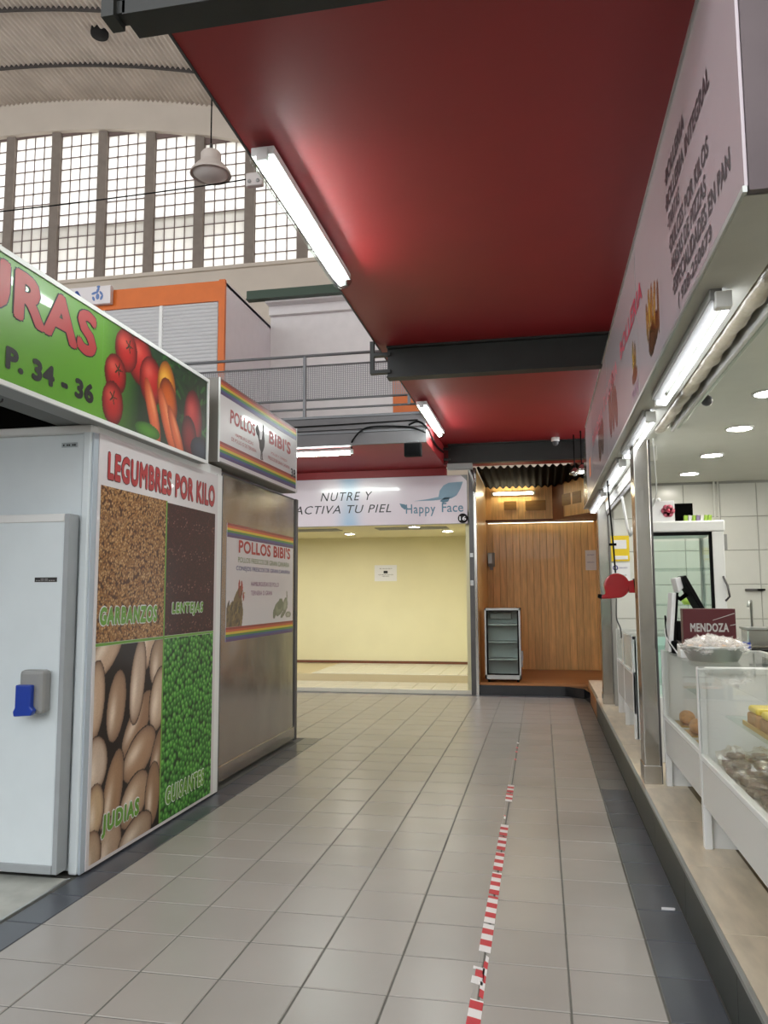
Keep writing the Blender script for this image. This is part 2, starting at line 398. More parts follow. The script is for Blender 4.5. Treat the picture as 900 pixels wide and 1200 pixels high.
def i_beam(y, x0, x1, name='steel_beam'):
    b = struct(MB().box(x0, x1, y-.005, y+.005, 3.46, 3.74).build(name, mBeam))
    B(x0, x1, y-.06, y+.07, 3.445, 3.462).build('bottom_flange', mBeam, b)
    B(x0, x1, y-.06, y+.07, 3.722, 3.739).build('top_flange', mBeam, b)
    f = MB()
    f.box(x0-.16, x0-.125, y-.03, y+.03, 3.50, 3.80).box(x0-.125, x0+.03, y-.03, y+.03, 3.50, 3.53).box(x0-.125, x0+.03, y-.03, y+.03, 3.66, 3.69)
    f.build('end_bracket', mBeam, b); return b
i_beam(6.86, -1.325, .95); i_beam(11.66, -1.33, .75)
b1 = struct(B(-1.34, 3.2, 2.24, 2.36, 3.45, 3.95).build('steel_beam', mBeam))
MB().box(-1.405, -1.36, 2.22, 2.30, 3.435, 3.98).box(-1.40, -1.33, 2.24, 2.30, 3.455, 3.50).build('end_bracket', mBeam, b1)

# ---------------- shop 16 (empty, pale yellow) at the end of the corridor
MB().box(-7, -1.06, 12.0, 15.2, -.06, .05).build('floor_raised', mTile2).__setitem__('kind', 'structure')
st = struct(B(-7, -1.06, 13.0, 15.2, .05, .17).build('step', mat('beige riser tile', 'CDBE98', .4)))
tt = tile_mesh(.31, .31, 'tile', mTile2)
for i in range(9):
    for j in range(3): inst('tile', tt, (-1.22-.31*i, 12.16+.31*j, .06), st)
    for j in range(7): inst('tile', tt, (-1.22-.31*i, 13.16+.31*j, .18), st)
wy = struct(B(-7, -1.06, 15.0, 15.12, .15, 2.75).build('wall_back', mYellowWall))
B(-7, -1.06, 14.97, 15.0, .18, .225).build('wooden_skirting', mPineFrame, wy)
struct(B(-1.12, -1.06, 12.02, 15.0, .0, 2.75).build('wall_right', mYellowWall))
struct(B(-7, -6.9, 12.02, 15.0, .0, 2.75).build('wall_left', mYellowWall))
c16 = struct(B(-7, -1.06, 12.02, 15.0, 2.60, 2.68).build('ceiling', mat('cream shop ceiling', 'DDD6B5', .7)))
for (x0, x1) in ((-4.5, -3.35), (-2.7, -1.5)):
    g = MB()
    for k in range(8): g.box(x0, x1, 12.75+k*.055, 12.78+k*.055, 2.588, 2.60)
    tag(g.build('vent_slats', mGreyPl, c16), kind='stuff')
# steel post between the two units
post = struct(B(-1.055, -.985, 11.90, 12.06, 0, 3.42).build('pillar', mSteelD))
B(-.985, -.945, 11.92, 12.06, 0, 3.42).build('side_rail', mSteel, post)
MB().box(-1.045, -1.0, 11.885, 11.90, 2.05, 2.11).box(-1.045, -1.0, 11.885, 11.90, 1.62, 1.7).build('latch', mAlu, post)

# ---------------- wooden niche
nf = struct(MB().prism([(-.945, 12.0), (.3, 12.0), (.56, 11.75), (.62, 11.3), (.66, 11.3), (.66, 14.3), (-.945, 14.3)], 'z', -.02, .14).build('niche_floor', mBlackMarble))
for k in range(14):
    y = 12.03+k*.16
    B(-.94, 1.05, y, y+.158, .14, .172).build('floor_board', mPineD, nf)
B(.62, .95, 10.0, 12.0, .0, .17).build('side_step', mPineD, nf); B(.64, .95, 9.98, 12.0, .17, .24).build('step_slab', mMarble, nf)
pw = struct(B(-.96, 1.05, 14.26, 14.32, .14, 2.8).build('wall_back', mPineFrame))
pm = bpy.data.meshes.new('wood_plank')
_b = MB().prism([(-.0585, 0), (-.0585, -.010), (-.054, -.014), (.054, -.014), (.0585, -.010), (.0585, 0)], 'z', 0, 2.6)
pm.from_pydata(_b.v, [], _b.f); pm.materials.append(mPine)
for k in range(17): inst('wood_plank', pm, (-.90+k*.119, 14.26, .172), pw)
B(-.96, 1.05, 14.14, 14.27, 2.765, 2.80).build('top_rail', mPineFrame, pw)
B(-.975, -.945, 12.06, 14.26, .14, 3.4).build('side_lining', mPine, pw); B(.965, 1.0, 11.9, 14.3, .14, 3.4).build('side_lining', mPine, pw)
# upper boarding: flat part and slanted part
uw = struct(B(-.96, .2, 14.10, 14.13, 2.80, 3.7).build('wall_upper', mPineFrame))
pu = bpy.data.meshes.new('wood_plank'); _b = MB().prism([(-.0585, 0), (-.0585, -.010), (-.054, -.014), (.054, -.014), (.0585, -.010), (.0585, 0)], 'z', 0, .78)
pu.from_pydata(_b.v, [], _b.f); pu.materials.append(mPine)
for k in range(10): inst('wood_plank', pu, (-.9+k*.119, 14.10, 2.80), uw)
a0 = Vector((.25, 14.10, 0)); a1 = Vector((.96, 12.9, 0)); dd = (a1-a0).normalized(); an = math.atan2(dd.y, dd.x)
for k in range(12): inst('wood_plank', pu, (a0+dd*(.06+k*.119)+Vector((0, 0, 2.80))), uw, rot=(0, 0, an))
MB().prism([(.2, 14.13), (.2, 14.16), (1.0, 12.95), (1.0, 12.88)], 'z', 2.79, 3.7).build('backing', mPineFrame, uw)
MB().prism([(-.95, 14.1), (.25, 14.1), (.96, 12.9), (.96, 12.8), (.2, 14.0), (-.95, 14.0)], 'z', 2.765, 2.80).build('ledge_rail', mPineFrame, uw)
MB().prism([(-.95, 14.12), (.25, 14.12), (.98, 12.9), (1.0, 12.9), (1.0, 14.3), (-.95, 14.3)], 'z', 2.77, 2.795).build('shelf_board', mPineFrame, uw)
for (x0, x1, z0, z1) in ((-.62, -.40, 2.98, 3.14), (-.24, .17-.06, 2.96, 3.14)):
    f = B(x0, x1, 14.07, 14.088, z0, z1).build('framed_panel', mat('darker pine panel', '8F6A33', .5, var=.15, scale=6, stretch=(.6, 1, 6)), uw, .003)
for t0 in (.30, .62):
    p = a0+dd*t0; q = a0+dd*(t0+.26); nn = Vector((dd.y, -dd.x, 0))*.02
    MB().prism([(p.x, p.y), (q.x, q.y), ((q+nn).x, (q+nn).y), ((p+nn).x, (p+nn).y)], 'z', 3.0, 3.2).build('framed_panel', MC['darker pine panel'], uw)
ls_ = thing('led_strip_light', (0, 14.05, 2.75), 'thin led strip under the ledge above the pine planks', 'lamp')
B(-.92, .93, 14.14, 14.17, 2.752, 2.765).build('profile', mAlu, ls_); B(-.91, .92, 14.15, 14.162, 2.748, 2.752).build('strip', mat('lit warm led strip', 'FFF0D0', .3, emit=8), ls_)
# dark corrugated sheet over the niche
cg = MB(); n = 120; vs_ = []
for i in range(n+1):
    x = -.94+1.92*i/n; dz = .022*math.sin(i/n*2*PI*17)
    vs_ += [(x, 12.08, 3.44+dz), (x, 14.1, 3.385+dz)]
cg.add(vs_, [(2*i, 2*i+1, 2*i+3, 2*i+2) for i in range(n)], 0, True)
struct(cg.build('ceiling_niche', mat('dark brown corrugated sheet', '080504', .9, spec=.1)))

# ---------------- the market hall: end wall with glass blocks, vault, rooms upstairs
YW = 16.0; S = .8
def zr(x): return 1.5+.8*(14.95-.0172*(x/.8+16.3)**2)     # underside of the vault
def zh(x): return 1.5+.8*(13.96-.0190*(x/.8+15.6)**2)     # head of the window band
ZB = 8.84
hw = struct(B(-24, 1.2, YW, YW+.3, 3.0, ZB).build('wall_end', mCream))
hd = MB(); N_ = 40; vs_ = []
for i in range(N_+1):
    x = -24+25.2*i/N_
    vs_ += [(x, YW-.05, zh(x)), (x, YW-.05, zr(x)+.05), (x, YW+.3, zh(x)), (x, YW+.3, zr(x)+.05)]
fs = []
for i in range(N_):
    a, b_ = 4*i, 4*i+4
    fs += [(a, b_, b_+1, a+1), (a+2, a+3, b_+3, b_+2), (a, a+2, b_+2, b_), (a+1, b_+1, b_+3, a+3)]
hd.add(vs_, fs); hd.build('arched_header', mCream, hw)
B(-24, 1.2, YW-.07, YW, ZB-.06, ZB+.02).build('sill', mCream, hw)
mBlk = translucent_mat('glass block', 'F4F0EA'); blk_cache = {}
def block_mesh(w_, h_):
    k = (round(w_, 3), round(h_, 3))
    if k not in blk_cache:
        x, z = w_/2-.012, h_/2-.012; i_ = .03
        v = [(-x, 0, -z), (x, 0, -z), (x, 0, z), (-x, 0, z), (-x+i_, -.018, -z+i_), (x-i_, -.018, -z+i_), (x-i_, -.018, z-i_), (-x+i_, -.018, z-i_)]
        me = bpy.data.meshes.new('glass_block'); me.from_pydata(v, [], [(4, 5, 6, 7)]+[(a, (a+1) % 4, 4+(a+1) % 4, 4+a) for a in range(4)])
        me.materials.append(mBlk); blk_cache[k] = me
    return blk_cache[k]
mJoint = mat('glass block joint', '7B6A66', .8)
for k in range(-1, 9):
    xr = (-6.43-1.545*k)*.8; xl = xr-1.01
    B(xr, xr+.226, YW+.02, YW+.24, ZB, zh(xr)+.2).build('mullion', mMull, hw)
    top = zh((xl+xr)/2)-.03; n = max(6, round((top-ZB)/.285)); h_ = (top-ZB)/n; wblk = 1.01/4
    g = MB()
    for i in range(5): g.box(xl+i*wblk-.012, xl+i*wblk+.012, YW+.10, YW+.14, ZB, top)
    for j in range(n+1): g.box(xl, xr, YW+.10, YW+.14, ZB+j*h_-.012, ZB+j*h_+.012)
    g.box(xl, xr, YW+.08, YW+.2, top, zh((xl+xr)/2)+.25)
    win = struct(g.build('window_%d' % (k+2), mJoint))
    bm_ = block_mesh(wblk, h_)
    for i in range(4):
        for j in range(n): inst('glass_block', bm_, (xl+(i+.5)*wblk, YW+.11, ZB+(j+.5)*h_), win)
# slab outside that shades the blocks below it
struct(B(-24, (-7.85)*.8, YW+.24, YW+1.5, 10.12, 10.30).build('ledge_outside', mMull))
struct(B(-60, 30, YW+.35, YW+50, 5.0, 5.2).build('ground_outside', mat('outdoor asphalt roof', 'A5A198', .9)))
# vault: corrugated sheets between ribs
def vault(y0, y1, dz):
    vs_ = []; n = 1500
    for i in range(n+1):
        x = -24+25.2*i/n; r_ = .03*math.sin(i/n*2*PI*205)*1.15
        vs_ += [(x, y0, zr(x)+r_+dz), (x, y1, zr(x)+r_)]
    return MB().add(vs_, [(2*i, 2*i+1, 2*i+3, 2*i+2) for i in range(n)], 0, True)
roof = None; YS = [YW, 14.65, 12.95, 11.3, 9.6, 7.9, 6.2, 4.5, 2.8, 1.1, -1.5, -4.0, -6.5]
def rib(y):
    vs_ = []; n = 60
    for i in range(n+1):
        x = -24+25.2*i/n; z = zr(x)
        vs_ += [(x, y-.03, z-.06), (x, y+.03, z-.06), (x, y-.03, z+.02), (x, y+.03, z+.02)]
    fs = []
    for i in range(n):
        a, b_ = 4*i, 4*i+4; fs += [(a, a+1, b_+1, b_), (a, b_, b_+2, a+2), (a+1, a+3, b_+3, b_+1)]
    return MB().add(vs_, fs)
for k in range(len(YS)-1):
    o = vault(YS[k+1]-.05, YS[k], .03)
    if roof is None: roof = struct(o.build('roof', mRoof))
    else: o.build('roof_sheet', mRoof, roof)
    rib(YS[k+1]).build('roof_rib', mPurlin, roof)
# hall side walls (mostly outside the frame)
struct(B(-24.3, -24, -6.5, YW, 0, 10.5).build('wall_left', mCream))
struct(B(3.3, 3.6, -6, YW, 3.95, 12).build('wall_right', mCream))
struct(B(-24.3, 6, -6.8, -6.5, 0, 3.0).build('wall_near', mCream)); struct(B(-24.3, 6, -6.5, -3, -.3, -.003).build('floor_rear', mTile))
struct(B(-24.3, -9, -6.5, YW, -.3, -.003).build('floor_left', mTile))
struct(B(4.6, 4.9, -6.5, 2.1, 0, 7).build('wall_side', mCream))

# rooms on the mezzanine
BWY = 13.12
rw = struct(B(-4.69, 1.2, BWY, BWY+.15, 3.8, 6.5).build('wall_gallery', mWhiteWall))
B(-4.69, -1.2, BWY-.10, BWY, 6.50, 6.70).build('ceiling_beam', mWhiteWall, rw)
B(-4.69, 1.2, BWY-.3, BWY+2.8, 6.66, 6.72).build('gallery_roof', mWhiteWall, rw)
gb = struct(B(-5.0, 1.2, BWY-.40, BWY-.34, 6.70, 6.86).build('trim_2', mat('dark green steel', '35473A', .5, .2)))
B(-5.0, 1.2, BWY-.44, BWY-.28, 6.69, 6.705).build('flange', MC['dark green steel'], gb)

kio = thing('kiosk', (-6.5, 11.0, 3.825), 'orange-framed white kiosk with closed roller shutters on the upper gallery', 'kiosk')
B(-4.72, -4.69, 11.05, BWY, 3.83, 6.34).build('side_wall', mat('lilac white panel', 'E2DDE4', .6, var=.02), kio)
B(-9, -4.69, 11.08, BWY, 6.28, 6.33).build('roof', MC['lilac white panel'], kio)
B(-4.78, -4.68, 11.0, 11.06, 3.83, 6.36).build('corner_post', mOrange, kio)
B(-8.9, -4.78, 11.0, 11.06, 6.02, 6.34).build('header', mOrange, kio)
B(-8.9, -4.78, 11.0, 11.06, 3.83, 4.6).build('base_panel', mOrange, kio)
for (x0, x1) in ((-5.72, -4.80), (-6.72, -5.78), (-8.8, -6.78)):
    s_ = MB()
    for i in range(24):
        z = 4.6+i*.0595; s_.prism([(11.035, z), (11.022, z+.02), (11.022, z+.04), (11.035, z+.0585), (11.045, z+.0585), (11.045, z)], 'x', x0, x1)
    tag(s_.build('roller_shutter', mShutter, kio), kind=None)
    B(x0-.055, x0, 11.01, 11.05, 4.6, 6.02).build('shutter_guide', mWhite, kio)
ks = thing('kiosk_sign', (-7.0, 10.9, 6.1), 'white sign with dark blue letters and emblem on the orange kiosk header', 'sign')
B(-8.6, -6.56, 10.90, 10.99, 6.09, 6.385).build('sign_box', mSignWhite, ks, .01)
mNavy = mat('navy blue print', '1A3E8A', .5)
text('FA', mNavy, (-7.42, 10.899, 6.14), (1, 0, 0), (0, 0, 1), .40, .19, ks, bold=.03)
em = MB()
for (x, z, a, b_, r_) in ((0, .10, .055, .022, 1.2), (-.06, .06, .05, .02, .3), (.06, .05, .045, .018, 2.2), (.0, .0, .03, .05, 0), (-.07, -.03, .02, .04, .4), (.07, -.02, .02, .045, -.4), (.01, .16, .03, .02, 0)):
    pts = [(x-6.78+a*math.cos(t)*math.cos(r_)-b_*math.sin(t)*math.sin(r_), z+6.21+a*math.cos(t)*math.sin(r_)+b_*math.sin(t)*math.cos(r_)) for t in np.linspace(0, 2*PI, 14, endpoint=False)]
    em.prism(pts, 'y', 10.896-random.random()*.002, 10.899)
em.build('emblem', mat('pale blue print', '5B78B0', .5), ks)
op = thing('gallery_partition', (-2.0, BWY-.05, 3.83), 'orange panel at the right end of the white gallery wall', 'panel')
B(-2.44, -1.45, BWY-.03, BWY, 3.83, 5.29).build('panel', mOrange, op); B(-2.12, -2.02, BWY-.06, BWY-.03, 4.98, 5.1).build('switch_box', mWhite, op)

# railing of the gallery
RY = 9.84
rl = thing('gallery_railing', (-4, RY, 3.83), 'grey steel gallery railing with mesh infill above the pale sign', 'railing')
for z, r_ in ((4.675, .02), (4.535, .011), (4.07, .015), (3.945, .015)):
    MB().tube([(-9, RY, z), (-1.36, RY, z)], r_, 8).build('rail', mRail, rl)
for x in (-6.9, -5.07, -3.03, -1.62):
    B(x-.018, x+.018, RY-.02, RY+.02, 3.83 if x != -1.62 else 3.94, 4.66 if x != -1.62 else 4.07).build('railing_post', mRail, rl)
mg = MB()
for i in range(250): x = -8.9+i*.030; mg.box(x, x+.012, RY+.01, RY+.014, 4.08, 4.53)
for i in range(22): z = 4.085+i*.0205; mg.box(-8.9, -1.4, RY+.0142, RY+.018, z, z+.009)
tag(mg.build('mesh_infill', mMesh, rl), kind='stuff')
# cables and speaker under the gallery
def cable(name, pts, r_, m, label, cat='cable', group=None, n=6):
    P = [Vector(p) for p in pts]; out = []
    for i in range(len(P)-1):
        p0, p1, p2, p3 = P[max(i-1, 0)], P[i], P[i+1], P[min(i+2, len(P)-1)]
        for k in range(6):
            t = k/6; out.append(.5*((2*p1)+(p2-p0)*t+(2*p0-5*p1+4*p2-p3)*t*t+(3*p1-p0-3*p2+p3)*t**3))
    out.append(P[-1]); return tag(MB().tube(out, r_, n).build(name, m), label, cat, group)
cable('cable', [(-2.42, 9.96, 3.42), (-2.36, 9.80, 3.50), (-2.2, 9.79, 3.64), (-1.95, 9.79, 3.66), (-1.6, 9.79, 3.63), (-1.40, 9.79, 3.55)], .011, mBlack, 'black cable looping along the grey fascia from tube to speaker')
cable('cable', [(-1.62, 9.79, 3.66), (-1.5, 9.79, 3.70), (-1.385, 9.82, 3.62), (-1.385, 10.6, 3.55), (-1.385, 11.5, 3.6)], .014, mBlack, 'black cable running back from the speaker to the far beam')
cable('cable', [(-9, 9.78, 3.70), (-5, 9.78, 3.69), (-3, 9.78, 3.70), (-1.5, 9.78, 3.72)], .009, mBlack, 'thin dark cable stretched straight along the gallery fascia')
sp = thing('speaker', (-1.56, 9.78, 3.33), 'small black box speaker hanging below the grey gallery fascia', 'speaker')
B(-1.67, -1.45, 9.70, 9.80, 3.24, 3.41).build('cabinet', mBlack, sp, .008); B(-1.65, -1.47, 9.695, 9.70, 3.26, 3.39).build('grille', mat('speaker grille', '060607', .9, spec=.1), sp)
MB().tube([(-1.63, 9.75, 3.41), (-1.63, 9.75, 3.44), (-1.49, 9.75, 3.44), (-1.49, 9.75, 3.41)], .006, 6).build('bracket', mRail, sp)

# =================================================================== LAMPS
def tube_light(name, p0, p1, label, cover=False, glow=None, drop=(0, 0, -1), r_=.016, body=.05, side=(0, 0, 0), hm=None):
    p0, p1 = Vector(p0), Vector(p1); d = (p1-p0).normalized(); mid = (p0+p1)/2; upv = -Vector(drop); sd = d.cross(upv)
    t = thing(name, mid, label, 'lamp'); b = MB(); c0 = upv*.045+Vector(side)
    def bx(a, c, hw_, hh, mi=0):
        v = [P+sd*s1*hw_+upv*s2*hh for P in (a, c) for s2 in (-1, 1) for s1 in (-1, 1)]
        b.add(v, [(0, 1, 3, 2), (4, 6, 7, 5), (0, 4, 5, 1), (2, 3, 7, 6), (0, 2, 6, 4), (1, 5, 7, 3)], mi)
    bx(p0+c0-d*.03, p1+c0+d*.03, body, .022); b.build('housing', hm or mWhite, t, .004)
    b = MB(); bx(p0-d*.045+c0*.45, p0-d*.005+c0*.45, .028, .03); b.build('end_cap', mWhite, t, .004)
    b = MB(); bx(p1+d*.005+c0*.45, p1+d*.045+c0*.45, .028, .03); b.build('end_cap', mWhite, t, .004)
    MB().tube([p0, p1], r_, 10).build('tube', glow or mGlow, t)
    if cover:
        n = 12; vs_ = []; prof = []
        for k in range(n+1):
            a = PI*k/n; prof.append(sd*(.072*math.cos(a))-upv*(.062*math.sin(a)))
        for s_, e in ((p0-d*.05, .55), (p0-d*.02, 1), (p1+d*.02, 1), (p1+d*.05, .55)):
            vs_ += [s_+q*e+upv*.02 for q in prof]
        fs = [(i*(n+1)+k, i*(n+1)+k+1, (i+1)*(n+1)+k+1, (i+1)*(n+1)+k) for i in range(3) for k in range(n)]
        MB().add(vs_, fs, 0, True).build('clear_cover', mPlasticClear, t)
    return t
tube_light('tube_light', (-1.30, 3.52, 3.64), (-1.30, 5.06, 3.64), 'large bright sealed tube light under the near red soffit edge', True, body=.06, r_=.026)
tube_light('tube_light', (-1.30, 8.80, 3.64), (-1.30, 10.42, 3.64), 'bright sealed tube light between the two farther dark beams', True, body=.06, r_=.026)
tube_light('tube_light', (-3.9, 10.08, 3.38), (-2.47, 10.08, 3.38), 'bright tube light under the red gallery soffit, above the pale sign', True, body=.06, r_=.024)
tube_light('tube_light', (-.79, 14.02, 3.27), (-.11, 14.02, 3.27), 'warm tube light on the pine boarding above the niche', glow=mWarmGlow, drop=(0, -1, 0), body=.03)
for (y0, y1, lb) in ((2.86, 4.28, 'led tube under the bakery sign, nearest the camera and longest in view'), (4.72, 5.96, 'led tube under the bakery sign, second from the camera'),
                     (6.36, 7.9, 'led tube under the bakery sign, third from the camera'), (8.3, 10.0, 'small led tube at the far end of the bakery sign underside')):
    tube_light('led_tube_light', (.665, y0, 2.495), (.665, y1, 2.495), lb, glow=mGlow2, body=.022, r_=.011, side=(-.04, 0, 0), hm=mGreyPl)
# dome lamp on its cable
dl = thing('pendant_lamp', (-3.6, 8.0, 6.3), 'switched-off white dome pendant lamp hanging before the glass block windows', 'lamp')
MB().lathe([(.0, .30), (.10, .30), (.115, .28), (.115, .20), (.13, .17), (.17, .13), (.225, .06), (.235, .03), (.225, .025), (.16, .1), (.1, .15), (0, .17)], (-3.6, 8, 6.26), 32).build('shade', mat('grey white lamp shade', 'BDB4AE', .45), dl)
MB().lathe([(.0, -.055), (.08, -.045), (.15, -.02), (.2, .02), (.215, .045)], (-3.6, 8, 6.28), 28).build('diffuser', mat('frosted diffuser', 'C9C3C0', .4), dl)
MB().tube([(-3.6, 8, 6.56), (-3.6, 8, 6.66)], .02, 8).build('hook', mSteelD, dl)
cable('cable', [(-3.6, 8, 6.6), (-3.605, 8, 7.0), (-3.6, 8, 9), (-3.6, 8, zr(-3.6))], .009, mBlack, 'long vertical black cable holding the dome pendant lamp')
cable('cable', [(-10.5, 8, 6.35), (-7, 8, 6.14), (-3.3, 8, 6.18), (-2.6, 8, 6.3)], .009, mBlack, 'dark wire stretched across the glass block windows')
jb = thing('junction_box', (-3.05, 8, 6.15), 'small white junction box on the wire beside the dome lamp', 'box')
B(-3.16, -2.96, 7.95, 8.03, 6.08, 6.24).build('box', mat('grey white plastic box', 'B9B2B0', .5), jb, .02)
for dx in (-.05, .05): MB().lathe([(0, 0), (.022, 0), (.022, .01), (0, .01)], (-3.06+dx, 7.94, 6.13), 12, 'y').build('knob', mGreyPl, jb)
# roof hole
hv = MB().lathe([(0, 0), (.17, 0), (.18, .03), (.18, .14), (0, .14)], (-8.65, 13.65, zr(-8.65)-.07), 20)
tag(hv.build('roof_vent', mat('black vent opening', '0C0B0B', .9)), 'black round vent opening in the corrugated vault', 'vent')
# CCTV dome and spotlights near the far beam
cc = thing('security_camera', (.25, 11.5, 3.7), 'small white dome security camera under the red soffit before the far beam', 'camera')
MB().lathe([(0, .04), (.06, .04), (.06, -.01), (.05, -.02)], (.25, 11.45, 3.70), 20).build('base', mWhite, cc)
MB().lathe([(.05, -.02), (.045, -.05), (.03, -.075), (0, -.085)], (.25, 11.45, 3.70), 20).build('dome', mat('grey lens dome', '55565A', .1), cc)
for i, (x, y, lb) in enumerate(((.50, 11.25, 'left small reflector spotlight at the far end of the bakery sign'), (.585, 11.0, 'right lit reflector spotlight at the far end of the bakery sign'))):
    s_ = thing('spotlight', (x, y, 3.2), lb, 'lamp')
    MB().lathe([(.02, .10), (.05, .06), (.075, 0), (.07, 0), (.045, .05), (0, .06)], (x, y, 3.16), 16).build('reflector', mSteel, s_)
    MB().ball((x, y, 3.17), .035).build('bulb', mSpot if i else mAlu, s_)
    MB().tube([(x, y, 3.26), (x, y+.02, 3.35), (x, y+.05, 3.742)], .01, 6).build('arm', mBlack, s_)
cb = thing('cable_box', (-1.16, 11.7, 3.4), 'grey trunking box fixed under the far dark beam', 'box')
B(-1.34, -.97, 11.60, 11.72, 3.355, 3.443).build('housing', mGreyPl, cb, .006)
MB().tube([(-1.02, 11.68, 3.36), (-.98, 11.8, 3.2), (-.965, 11.87, 3.05)], .02, 8).build('conduit', mAlu, cb)

# =================================================================== LEFT STALLS
UX, UZ = (0, 1, 0), (0, 0, 1)          # faces that look towards +X: read along +Y
XL = -2.455
cr = thing('cold_room', (-3.8, 4.8, 0), 'white walk-in cold room with grey corner profile at the left stall', 'cold room')
B(-5.4, -2.50, 4.0, 5.78, .02, 2.44).build('body', mWhitePanel, cr)
B(-2.53, -2.475, 3.965, 4.01, .01, 2.44).build('corner_post', mWhitePanel, cr, .012)
B(-2.475, -2.462, 3.975, 4.03, .01, 2.42).build('corner_profile', mGreyTrim, cr, .004)
B(-5.4, -2.47, 3.96, 4.03, 2.42, 2.465).build('top_trim', mWhite, cr, .01)
B(-2.50, -2.468, 4.02, 5.80, 2.42, 2.50).build('side_trim', mWhite, cr, .006)
B(-2.50, -2.46, 5.70, 5.80, .01, 2.44).build('rear_profile', mWhite, cr, .004)
lab = B(-2.68, -2.58, 3.995, 4.0, 2.345, 2.372).build('maker_label', mat('pale grey label', 'A9B4BA', .5), cr)
text('- -- --', mLetDark, (-2.67, 3.9945, 2.352), (1, 0, 0), UZ, .08, .01, lab)
# door, slightly proud
B(-4.4, -2.565, 3.88, 3.965, .045, 1.945).build('door', mWhitePanel, cr, .008)
door = cr.children[-1]
B(-2.565, -2.535, 3.875, 3.97, .04, 1.95).build('door_edge', mDoorEdge, door, .004)
B(-4.4, -2.565, 3.872, 3.90, 1.905, 1.95).build('top_edge', mWhite, door, .004)
B(-4.4, -2.565, 3.872, 3.90, .04, .085).build('bottom_edge', mDoorEdge, door, .004)
B(-2.735, -2.60, 3.877, 3.88, 1.575, 1.60).build('name_plate', mLetDark, door)
text('--==---', mSilver, (-2.725, 3.8765, 1.581), (1, 0, 0), UZ, .115, .012, door, name='plate_marks')
B(-2.75, -2.605, 3.80, 3.88, .875, 1.105).build('lock_housing', mGreyPl, door, .02)
MB().prism([(-2.745, 1.03), (-2.655, 1.03), (-2.655, .92), (-2.635, .90), (-2.65, .872), (-2.75, .865), (-2.757, .89), (-2.745, .91)], 'y', 3.765, 3.80).build('handle', mBlue, door, .006)

# printed panel with the four pulses
po = thing('pulses_poster', (XL, 4.85, 0), 'large printed panel of chickpeas, lentils, beans and peas on the cold room side', 'poster')
B(XL-.012, XL, 4.02, 5.70, .015, 2.425).build('backing', mSignWhite, po)
text('LEGUMBRES POR KILO', mLetRed, (XL, 4.11, 2.17), UX, UZ, 1.53, .165, po, bold=.045, outline=mLetDark, ow=.022, depth=.003, space=1.04)
R1, R2, R0, YM = 2.13, 1.222, .035, 4.85
mGrain = attr_mat('matt print', .45, .06, .25)
c = Canvas(YM-4.045, R1-R2-.01, .005, '4E2C14')
cols = ['B98A55', 'A87845', 'C69A66', '9B6B3C', 'D0A674']
for k in range(3600):
    c.ell(random.random()*c.W, random.random()*c.H, random.uniform(.010, .015), random.uniform(.007, .011), random.random()*3, random.choice(cols), '5E3A1C', None, 1.6)
c.noise(.25); c.mesh('chickpea_print', (XL, 4.045, R2+.01), UX, UZ, po, .001, mGrain)
c = Canvas(5.655-YM-.012, R1-R2-.02, .0065, '3A1610')
for k in range(2600): c.ell(random.random()*c.W, random.random()*c.H, .008, .006, random.random()*3, random.choice(['56241C', '3C1812', '663028', '4A2018']), '2E100C')
for zz in (.06, .36, .62, .86):
    for k in range(45): c.ell(random.random()*c.W, zz*c.H+random.gauss(0, .03), .006, .004, 0, '8A6256')
c.noise(.3); c.mesh('lentil_print', (XL, YM+.012, R2+.01), UX, UZ, po, .001, mGrain)
c = Canvas(YM-4.045, R2-R0-.01, .006, '1E120C')
bw, bh = c.W, c.H
def bean(u, v, a, b_, deg, col='B89C84'):
    a *= 1.08; b_ *= 1.18; c.ell(u*bw, v*bh, a*1.03, b_*1.07, math.radians(deg), '20120B'); c.ell(u*bw, v*bh, a, b_, math.radians(deg), col, '6E5544', 'E8DCCD', 3)
for q in ((.15, .98, .2, .09, 40), (.75, 1.0, .19, .10, 60), (.02, .75, .20, .08, 85), (.30, .70, .19, .085, 80, '9A7C64'), (.62, .58, .22, .09, 45, '8F6E56'), (.60, .80, .24, .075, 82, 'B49C88'), (.93, .88, .15, .10, 80, '9B8068'),
          (.95, .68, .19, .10, 75, 'B89F88'), (.05, .45, .14, .10, 90, 'BBA795'), (.66, .42, .20, .105, 30, '9C7B60'), (.28, .27, .24, .085, 75, '937256'), (.06, .24, .13, .075, 90, 'B59A7A'),
          (.97, .35, .2, .09, 70, '7F5E48'), (.60, .20, .18, .11, 35, 'A1846A'), (.88, .18, .18, .08, 85, '8A6A50'), (.25, .02, .17, .11, 75, 'A58C76'), (.62, .0, .2, .10, 20, '9E8670'), (.03, .04, .12, .08, 90, 'A89078')): bean(*q)
c.c = np.clip(c.c*1.08, 0, 1); c.noise(.06); c.mesh('bean_print', (XL, 4.045, R0), UX, UZ, po, .001, mGrain)
c = Canvas(5.655-YM-.012, R2-R0-.01, .006, '12300E')
pts = []
for k in range(4000):
    p = (random.random()*c.W, random.random()*c.H)
    if all((p[0]-q[0])**2+(p[1]-q[1])**2 > .033**2 for q in pts): pts.append(p)
random.shuffle(pts)
for (px, py) in pts: c.ell(px, py, .027, .027, 0, random.choice(['4E9A34', '418A2C', '5CA83E', '387E28', '3A7A2A']), '1E4C16', '9ED27E', 1.5)
c.noise(.05); c.mesh('pea_print', (XL, YM+.012, R0), UX, UZ, po, .001, mGrain)
MB().box(XL, XL+.0022, YM-.004, YM+.012, R0, R1).box(XL, XL+.0024, 4.045, 5.655, R2-.008, R2+.008).build('green_divider', mLetGreen, po)
